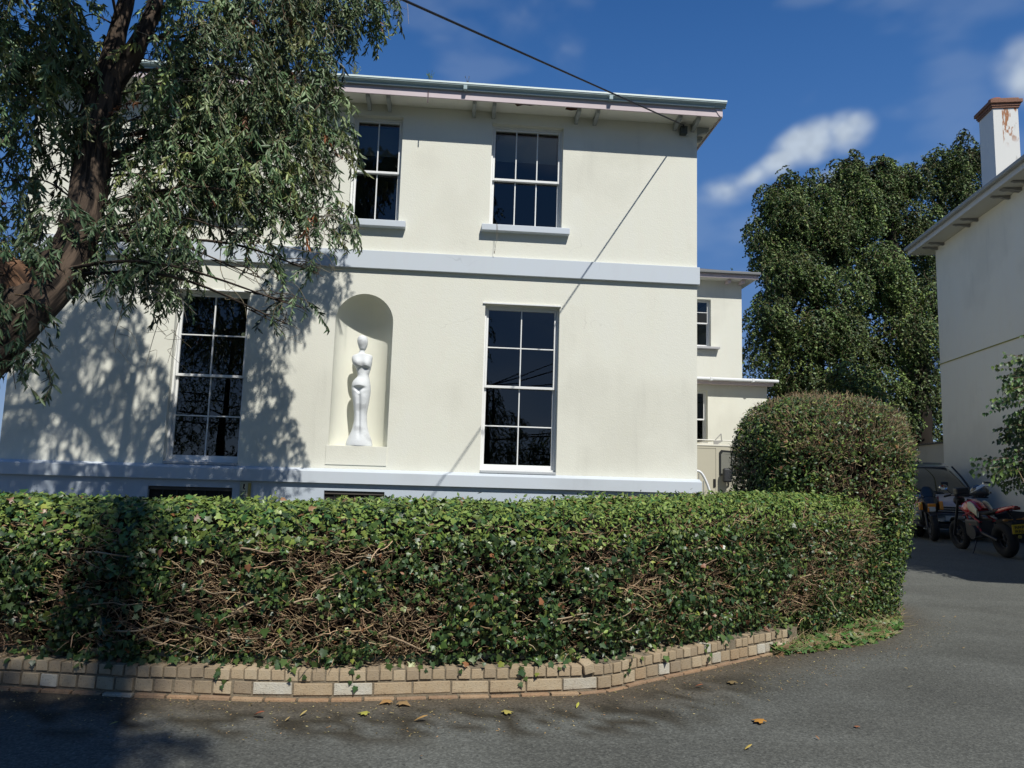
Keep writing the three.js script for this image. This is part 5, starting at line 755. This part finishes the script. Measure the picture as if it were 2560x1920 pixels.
{
  const t = thing('motorcycle', 'red and black motorcycle with yellow number plate leaning on its stand in the shade', 'motorcycle', [10.0, groundY(10.0, -12.8), -12.78]); t.rotation.order = 'YXZ'; t.rotation.set(-0.11, 84 * rad, 0);
  wheel(t, 0, 0.315, 0.088, 'rear_wheel'); wheel(t, 1.42, 0.30, 0.062, 'front_wheel');
  const red = new THREE.MeshPhysicalMaterial({ color: lin(0.5, 0.014, 0.018), roughness: 0.25, clearcoat: 1, clearcoatRoughness: 0.05 }), creamP = std([0.62, 0.58, 0.42], 0.4);
  mesh('tank', loft([[1.05, 0.08, 0.80, 0.90, 0.8], [0.98, 0.15, 0.76, 0.98, 0.8], [0.82, 0.18, 0.74, 1.02, 0.75], [0.62, 0.15, 0.74, 0.97, 0.7], [0.48, 0.09, 0.76, 0.86, 0.8]], 24, 0.75), red, t);
  mesh('tank_panel', [-1, 1].map(s => loft([[0.72, 0.02, 0.84, 0.98], [0.66, 0.03, 0.80, 0.99], [0.56, 0.025, 0.76, 0.95], [0.46, 0.02, 0.70, 0.84]], 16, 0.8).translate(0, 0, s * 0.145)), creamP, t);
  mesh('seat', loft([[0.50, 0.11, 0.74, 0.82], [0.3, 0.14, 0.74, 0.81], [0.05, 0.11, 0.78, 0.86], [-0.15, 0.09, 0.84, 0.91]], 20, 0.7), std([0.015, 0.015, 0.016], 0.7), t);
  mesh('tail', loft([[0.18, 0.10, 0.76, 0.84, 0.8], [-0.1, 0.11, 0.80, 0.91, 0.8], [-0.38, 0.08, 0.88, 0.95, 0.8], [-0.46, 0.04, 0.90, 0.94, 0.8]], 20, 0.7), red, t);
  mesh('tail_light', rbox(-0.48, -0.44, 0.87, 0.92, -0.06, 0.06, 0.012), std([0.12, 0.005, 0.005], 0.3), t);
  mesh('engine', [rbox(0.48, 0.92, 0.32, 0.66, -0.16, 0.16, 0.05, 3), cyl(V(0.72, 0.45, 0.05), V(0.88, 0.74, 0.05), 0.09), cyl(V(0.62, 0.42, -0.22), V(0.62, 0.42, 0.22), 0.13, 0.13, 18)], std([0.06, 0.06, 0.065], 0.45, { metalness: 0.5 }), t);
  mesh('frame', [-1, 1].flatMap(s => [[1.08, 0.86, 0.42, 0.62], [1.0, 0.70, 0.66, 0.80], [0.66, 0.80, 0.50, 0.50], [0.42, 0.62, 0.74, 0.55], [0.50, 0.50, 0.40, 0.40], [0.90, 0.80, 0.74, 0.55]].map(([x0, y0, x1, y1]) => cyl(V(x0, y0, s * 0.12), V(x1, y1, s * 0.15), 0.014, 0.014, 8))), std([0.30, 0.008, 0.02], 0.35), t);
  mesh('swing_arm', [-1, 1].map(s => cyl(V(0.44, 0.42, s * 0.13), V(0.0, 0.315, s * 0.13), 0.035, 0.028)), darkMetal, t);
  mesh('fork', [-1, 1].map(s => cyl(V(1.42, 0.30, s * 0.10), V(1.12, 1.0, s * 0.10), 0.028, 0.024)), darkMetal, t);
  mesh('front_mudguard', loft([[1.62, 0.05, 0.55, 0.58], [1.5, 0.075, 0.62, 0.65], [1.38, 0.075, 0.64, 0.67], [1.2, 0.06, 0.58, 0.61]], 16, 0.7), std([0.02, 0.02, 0.02], 0.4), t);
  mesh('handlebar', curveTube([V(0.93, 1.10, -0.44), V(1.02, 1.12, -0.26), V(1.10, 1.06, -0.1), V(1.10, 1.06, 0.1), V(1.02, 1.12, 0.26), V(0.93, 1.10, 0.44)], 0.014, 0.014, 8, 30), chrome, t);
  for (const s of [-1, 1]) { mesh('grip', cyl(V(0.99, 1.115, s * 0.30), V(0.93, 1.10, s * 0.45), 0.019), rubber, t); const m = mesh('mirror', loft([[0.03, 0.04, -0.035, 0.035], [0.0, 0.085, -0.055, 0.055], [-0.02, 0.07, -0.045, 0.045]], 20, 0.8).translate(0.99, 1.27, s * 0.42), chrome, t); mesh('mirror_stalk', cyl(V(1.03, 1.12, s * 0.24), V(1.0, 1.25, s * 0.38), 0.009), darkMetal, m); mesh('lever', cyl(V(1.07, 1.10, s * 0.2), V(1.04, 1.09, s * 0.43), 0.008), chrome, t); }
  mesh('instruments', [rbox(1.06, 1.22, 1.08, 1.24, -0.13, 0.13, 0.04, 3), rbox(1.04, 1.07, 1.06, 1.10, -0.16, 0.16, 0.01)], std([0.02, 0.02, 0.022], 0.4), t);
  const hl = new THREE.SphereGeometry(0.1, 20, 14); hl.scale(0.8, 1, 1.1); hl.translate(1.26, 0.98, 0); mesh('headlight', hl, darkMetal, t);
  mesh('exhaust', [curveTube([V(0.9, 0.4, 0.14), V(0.6, 0.22, 0.18), V(0.35, 0.24, 0.20)], 0.024, 0.026, 10, 16), curveTube([V(0.35, 0.24, 0.20), V(0.1, 0.36, 0.22), V(-0.14, 0.46, 0.22)], 0.055, 0.06, 14, 12)], std([0.10, 0.10, 0.105], 0.35, { metalness: 0.8 }), t);
  mesh('plate_hanger', [cyl(V(-0.2, 0.84, 0), V(-0.40, 0.62, 0), 0.02), rbox(-0.42, -0.36, 0.44, 0.66, -0.10, 0.10, 0.02, 1), curveTube([V(0.12, 0.62, 0), V(-0.12, 0.66, 0), V(-0.32, 0.55, 0), V(-0.40, 0.42, 0)], 0.05, 0.05, 8, 12)], rubber, t);
  const pl = mesh('number_plate', rbox(-0.445, -0.43, 0.46, 0.62, -0.115, 0.115, 0.004, 1), std([0.62, 0.40, 0.02], 0.45), t);
  const ch = []; for (const [r, n] of [[0, 3], [1, 3]]) for (let k = 0; k < n; k++) { const z = -0.075 + k * 0.06, y = 0.57 - r * 0.07; ch.push(box(-0.449, -0.4455, y - 0.027, y + 0.027, z, z + 0.011)); if (hash(k, r, 8) > 0.3) ch.push(box(-0.4492, -0.4457, y + 0.017, y + 0.027, z + 0.011, z + 0.036)); ch.push(box(-0.4494, -0.4459, y - 0.006, y + 0.006, z + 0.011, z + 0.036)); if (hash(k, r, 9) > 0.4) ch.push(box(-0.4489, -0.4456, y - 0.027, y + 0.02, z + 0.0365, z + 0.046)); }
  mesh('plate_characters', ch, blackPaint, pl);
  const rf = new THREE.CylinderGeometry(0.032, 0.032, 0.012, 20); rf.rotateZ(Math.PI / 2); rf.translate(-0.43, 0.405, 0.0); mesh('reflector', rf, std([0.30, 0.24, 0.05], 0.3), t);
  for (const s of [-1, 1]) mesh('indicator', [cyl(V(-0.36, 0.70, s * 0.03), V(-0.37, 0.70, s * 0.14), 0.008), rbox(-0.40, -0.34, 0.68, 0.72, s * 0.17 - 0.035, s * 0.17 + 0.035, 0.015)], std([0.35, 0.13, 0.01], 0.3), t);
  mesh('side_stand', cyl(V(0.62, 0.28, -0.14), V(0.55, 0.02, -0.30), 0.012), darkMetal, t);
  mesh('foot_peg', [-1, 1].map(s => cyl(V(0.40, 0.36, s * 0.16), V(0.40, 0.36, s * 0.30), 0.014)), chrome, t);
  // helmet left on the tank
  const h = thing('helmet', 'grey and black full face helmet resting on the motorcycle beside its handlebar', 'helmet', [9.93, groundY(10.2, -13.3) + 1.155, -13.33], -0.5);
  const sh = new THREE.SphereGeometry(0.135, 32, 24); { const p = sh.attributes.position; for (let i = 0; i < p.count; i++) { let x = p.getX(i), y = p.getY(i), z = p.getZ(i); y = y < 0 ? y * 0.95 : y * 0.98; x *= 1.14; if (y < -0.02 && x > 0.04) x *= 1.10; z *= 0.93; p.setXYZ(i, x, Math.max(y, -0.115), z); } sh.computeVertexNormals(); }
  mesh('shell', sh, new THREE.MeshPhysicalMaterial({ color: lin(0.035, 0.04, 0.045), roughness: 0.25, clearcoat: 1 }), h);
  const band = new THREE.SphereGeometry(0.138, 32, 8, 0, 6.283, 0.75, 0.42); band.scale(1.14, 0.98, 0.935); band.rotateZ(0.55); mesh('stripe', band, std([0.62, 0.66, 0.68], 0.3), h);
  const vis = new THREE.SphereGeometry(0.139, 24, 10, Math.PI - 0.9, 1.8, 1.25, 0.5); vis.scale(1.15, 0.98, 0.95); mesh('visor', vis, new THREE.MeshPhysicalMaterial({ color: lin(0.01, 0.012, 0.015), roughness: 0.08, clearcoat: 1 }), h);
  mesh('trim', [new THREE.TorusGeometry(0.115, 0.012, 8, 28).rotateX(Math.PI / 2).scale(1.1, 1, 0.93).translate(0, -0.113, 0)], rubber, h);
}
{
  const t = thing('scooter', 'dark motorcycle facing the viewer with orange lights, between the car and red motorcycle', 'motorcycle', [10.50, groundY(10.5, -16), -15.55]); t.rotation.order = 'YXZ'; t.rotation.set(0.06, -112 * rad, 0);
  wheel(t, 0, 0.29, 0.075, 'front_wheel'); wheel(t, -1.4, 0.30, 0.085, 'rear_wheel');
  const blk = std([0.018, 0.018, 0.02], 0.35), org = new THREE.MeshPhysicalMaterial({ color: lin(0.72, 0.25, 0.02), roughness: 0.25, clearcoat: 1 });
  mesh('fork', [-1, 1].map(s => cyl(V(0, 0.29, s * 0.10), V(-0.22, 0.95, s * 0.09), 0.028)), darkMetal, t);
  mesh('front_mudguard', loft([[0.2, 0.06, 0.52, 0.56], [0.08, 0.09, 0.58, 0.63], [-0.1, 0.09, 0.60, 0.65], [-0.26, 0.07, 0.52, 0.56]], 16, 0.7), blk, t);
  mesh('fairing', loft([[0.06, 0.09, 0.66, 0.80], [0.0, 0.16, 0.62, 0.92], [-0.18, 0.20, 0.60, 1.0], [-0.32, 0.16, 0.66, 0.98]], 24, 0.7), blk, t);
  const hl = mesh('headlight', rbox(0.02, 0.085, 0.63, 0.79, -0.075, 0.075, 0.03, 3), new THREE.MeshPhysicalMaterial({ color: lin(0.62, 0.60, 0.54), roughness: 0.15, clearcoat: 1 }), t); mesh('lens_edge', [rbox(0.06, 0.092, 0.74, 0.815, -0.08, 0.08, 0.015), rbox(0.06, 0.092, 0.63, 0.73, 0.05, 0.085, 0.012)], org, hl);
  for (const s of [-1, 1]) mesh('indicator', rbox(-0.06, 0.03, 0.67, 0.86, s * 0.20 - 0.04, s * 0.20 + 0.04, 0.025, 3), org, t);
  mesh('screen', loft([[-0.08, 0.12, 0.92, 0.96], [-0.16, 0.15, 0.94, 1.08], [-0.26, 0.10, 1.0, 1.18]], 20, 0.7), std([0.02, 0.024, 0.026], 0.1), t);
  mesh('handlebar', cyl(V(-0.32, 1.02, -0.36), V(-0.32, 1.02, 0.36), 0.015), darkMetal, t);
  for (const s of [-1, 1]) mesh('mirror', [cyl(V(-0.3, 1.02, s * 0.22), V(-0.26, 1.2, s * 0.34), 0.008), rbox(-0.29, -0.25, 1.17, 1.27, s * 0.36 - 0.08, s * 0.36 + 0.08, 0.02, 2)], blk, t);
  mesh('body', loft([[-0.3, 0.14, 0.35, 0.95], [-0.6, 0.18, 0.3, 0.92], [-1.0, 0.16, 0.4, 0.85], [-1.5, 0.12, 0.6, 0.88]], 20, 0.6), blk, t);
  mesh('side_panel', [-1, 1].map(s => loft([[-0.2, 0.01, 0.78, 0.98], [-0.4, 0.015, 0.72, 0.92], [-0.5, 0.01, 0.7, 0.8]], 12, 0.8).translate(0, 0, s * 0.20)), std([0.35, 0.02, 0.02], 0.3), t);
}
// ---------------------------------------------------------------- leaves fallen on the road
{
  const dry = (size, kind) => { const g = kind ? ivyLeaf(1, 0.3, 0.5) : ovalLeaf(0.35, 0.3, 0.45); g.rotateX(-Math.PI / 2); g.scale(size, size * (kind ? 1 : 1), size); const p = g.attributes.position; for (let i = 0; i < p.count; i++) p.setY(i, p.getY(i) * 1.0 + 0.35 * size * Math.pow(Math.abs(p.getX(i)) / size, 1.4)); g.computeVertexNormals(); g.computeBoundingBox(); g.translate(0, 0.006 - Math.min(0, g.boundingBox.min.y), size * 0.5); return g; };
  const put = (x, z, size, kind, col, turn, label, group) => { const m = mesh('fallen_leaf', dry(size, kind), std(col.map(c => c * 0.75), 0.85, { side: THREE.DoubleSide }), scene); m.position.set(x, groundY(x, z), z); m.rotation.y = turn; tag(m, label, 'leaf', group); };
  put(1.70, -4.09, 0.075, 1, [0.55, 0.26, 0.04], 0.6, 'large orange curled leaf lying alone on the tarmac right of the middle');
  put(1.49, -3.68, 0.045, 0, [0.60, 0.44, 0.10], 1.9, 'yellow leaf at the bottom of the picture below the orange leaf');
  put(2.22, -4.01, 0.030, 1, [0.36, 0.13, 0.05], 0.2, 'small brown leaf on the tarmac to the right of the orange leaf');
  put(-0.95, -4.12, 0.085, 0, [0.42, 0.12, 0.05], 0.9, 'reddish brown leaf on the dirt at the left, beside the shade');
  put(-0.33, -4.36, 0.07, 1, [0.46, 0.26, 0.09], 2.2, 'crumpled tan leaf standing against the foot of the brick wall');
  put(-0.20, -4.33, 0.075, 1, [0.38, 0.24, 0.10], 4.2, 'curled dry brown leaf just right of the tan one by the wall');
  put(-0.73, -4.16, 0.045, 0, [0.52, 0.40, 0.14], 2.4, 'pale yellow leaf on the mossy dirt between the red leaf and the crumpled leaves');
  put(-0.43, -4.18, 0.06, 1, [0.46, 0.44, 0.08], 1.2, 'bright yellow lobed leaf on the mossy dirt');
  put(-0.11, -4.07, 0.07, 0, [0.55, 0.32, 0.10], 1.5, 'long straw orange leaf pointing along the road edge');
  put(0.37, -4.21, 0.065, 1, [0.50, 0.42, 0.10], 5.2, 'yellow green leaf on the dirt below the bright limed bricks');
  put(0.76, -4.32, 0.045, 0, [0.52, 0.50, 0.08], 2.7, 'small yellow leaf below the loose coping brick');
  put(1.60, -4.73, 0.05, 0, [0.48, 0.15, 0.06], 1.0, 'red leaf near the bend of the wall');
  put(1.84, -4.84, 0.07, 1, [0.24, 0.17, 0.07], 0.4, 'dark curled leaf on a patch of moss past the bend of the wall');
  put(-1.62, -3.98, 0.05, 0, [0.42, 0.40, 0.10], 1.3, 'yellow leaf at the edge of the shade on the left');
  put(3.0, -4.75, 0.035, 0, [0.42, 0.34, 0.16], 1.1, 'single pale leaf in the middle of the drive');
  const bits = []; for (let i = 0; i < 34; i++) { const s = mix(sNear(-2.4, -4.6)[0], sNear(4.6, -8)[0], R()), { p, n } = lineAt(s), o = 0.06 + Math.pow(R(), 1.6) * 1.5; bits.push([p.x + n.x * o, p.z + n.z * o]); }
  for (const [x, z] of bits) put(x, z, rr(0.016, 0.034), 0, vary(R() < 0.5 ? [0.50, 0.36, 0.14] : [0.42, 0.22, 0.10], 0.3), rr(0, 6), 'tiny dry leaf scattered on the tarmac along the wall and hedge', 'tiny leaves scattered on the tarmac');
  // strip of leaf crumbs and moss at the foot of the wall
  const c = []; for (let i = 0; i < 2600; i++) { const s = mix(sNear(-2.6, -4.6)[0], sNear(4.4, -7.4)[0], R()), { p, n } = lineAt(s), o = 0.01 + Math.pow(R(), 1.5) * 0.62; c.push([pose(V(p.x + n.x * o, 0.004 + groundY(p.x, p.z), p.z + n.z * o), new THREE.Quaternion().setFromEuler(new THREE.Euler(-1.57 + rr(-.4, .4), 0, rr(0, 6.28))), rr(0.006, 0.016)), R() < 0.45 ? vary([0.10, 0.085, 0.035], 0.4) : R() < 0.6 ? vary([0.26, 0.17, 0.08], 0.4) : vary([0.33, 0.27, 0.13], 0.3)]); }
  const l = instanced('leaf_litter', OVAL[0], leafMat(0.9), c, scene); l.userData.label = 'crumbs of dead leaves and moss along the foot of the wall'; l.userData.category = 'leaf litter';
}

renderer.render(scene, camera);
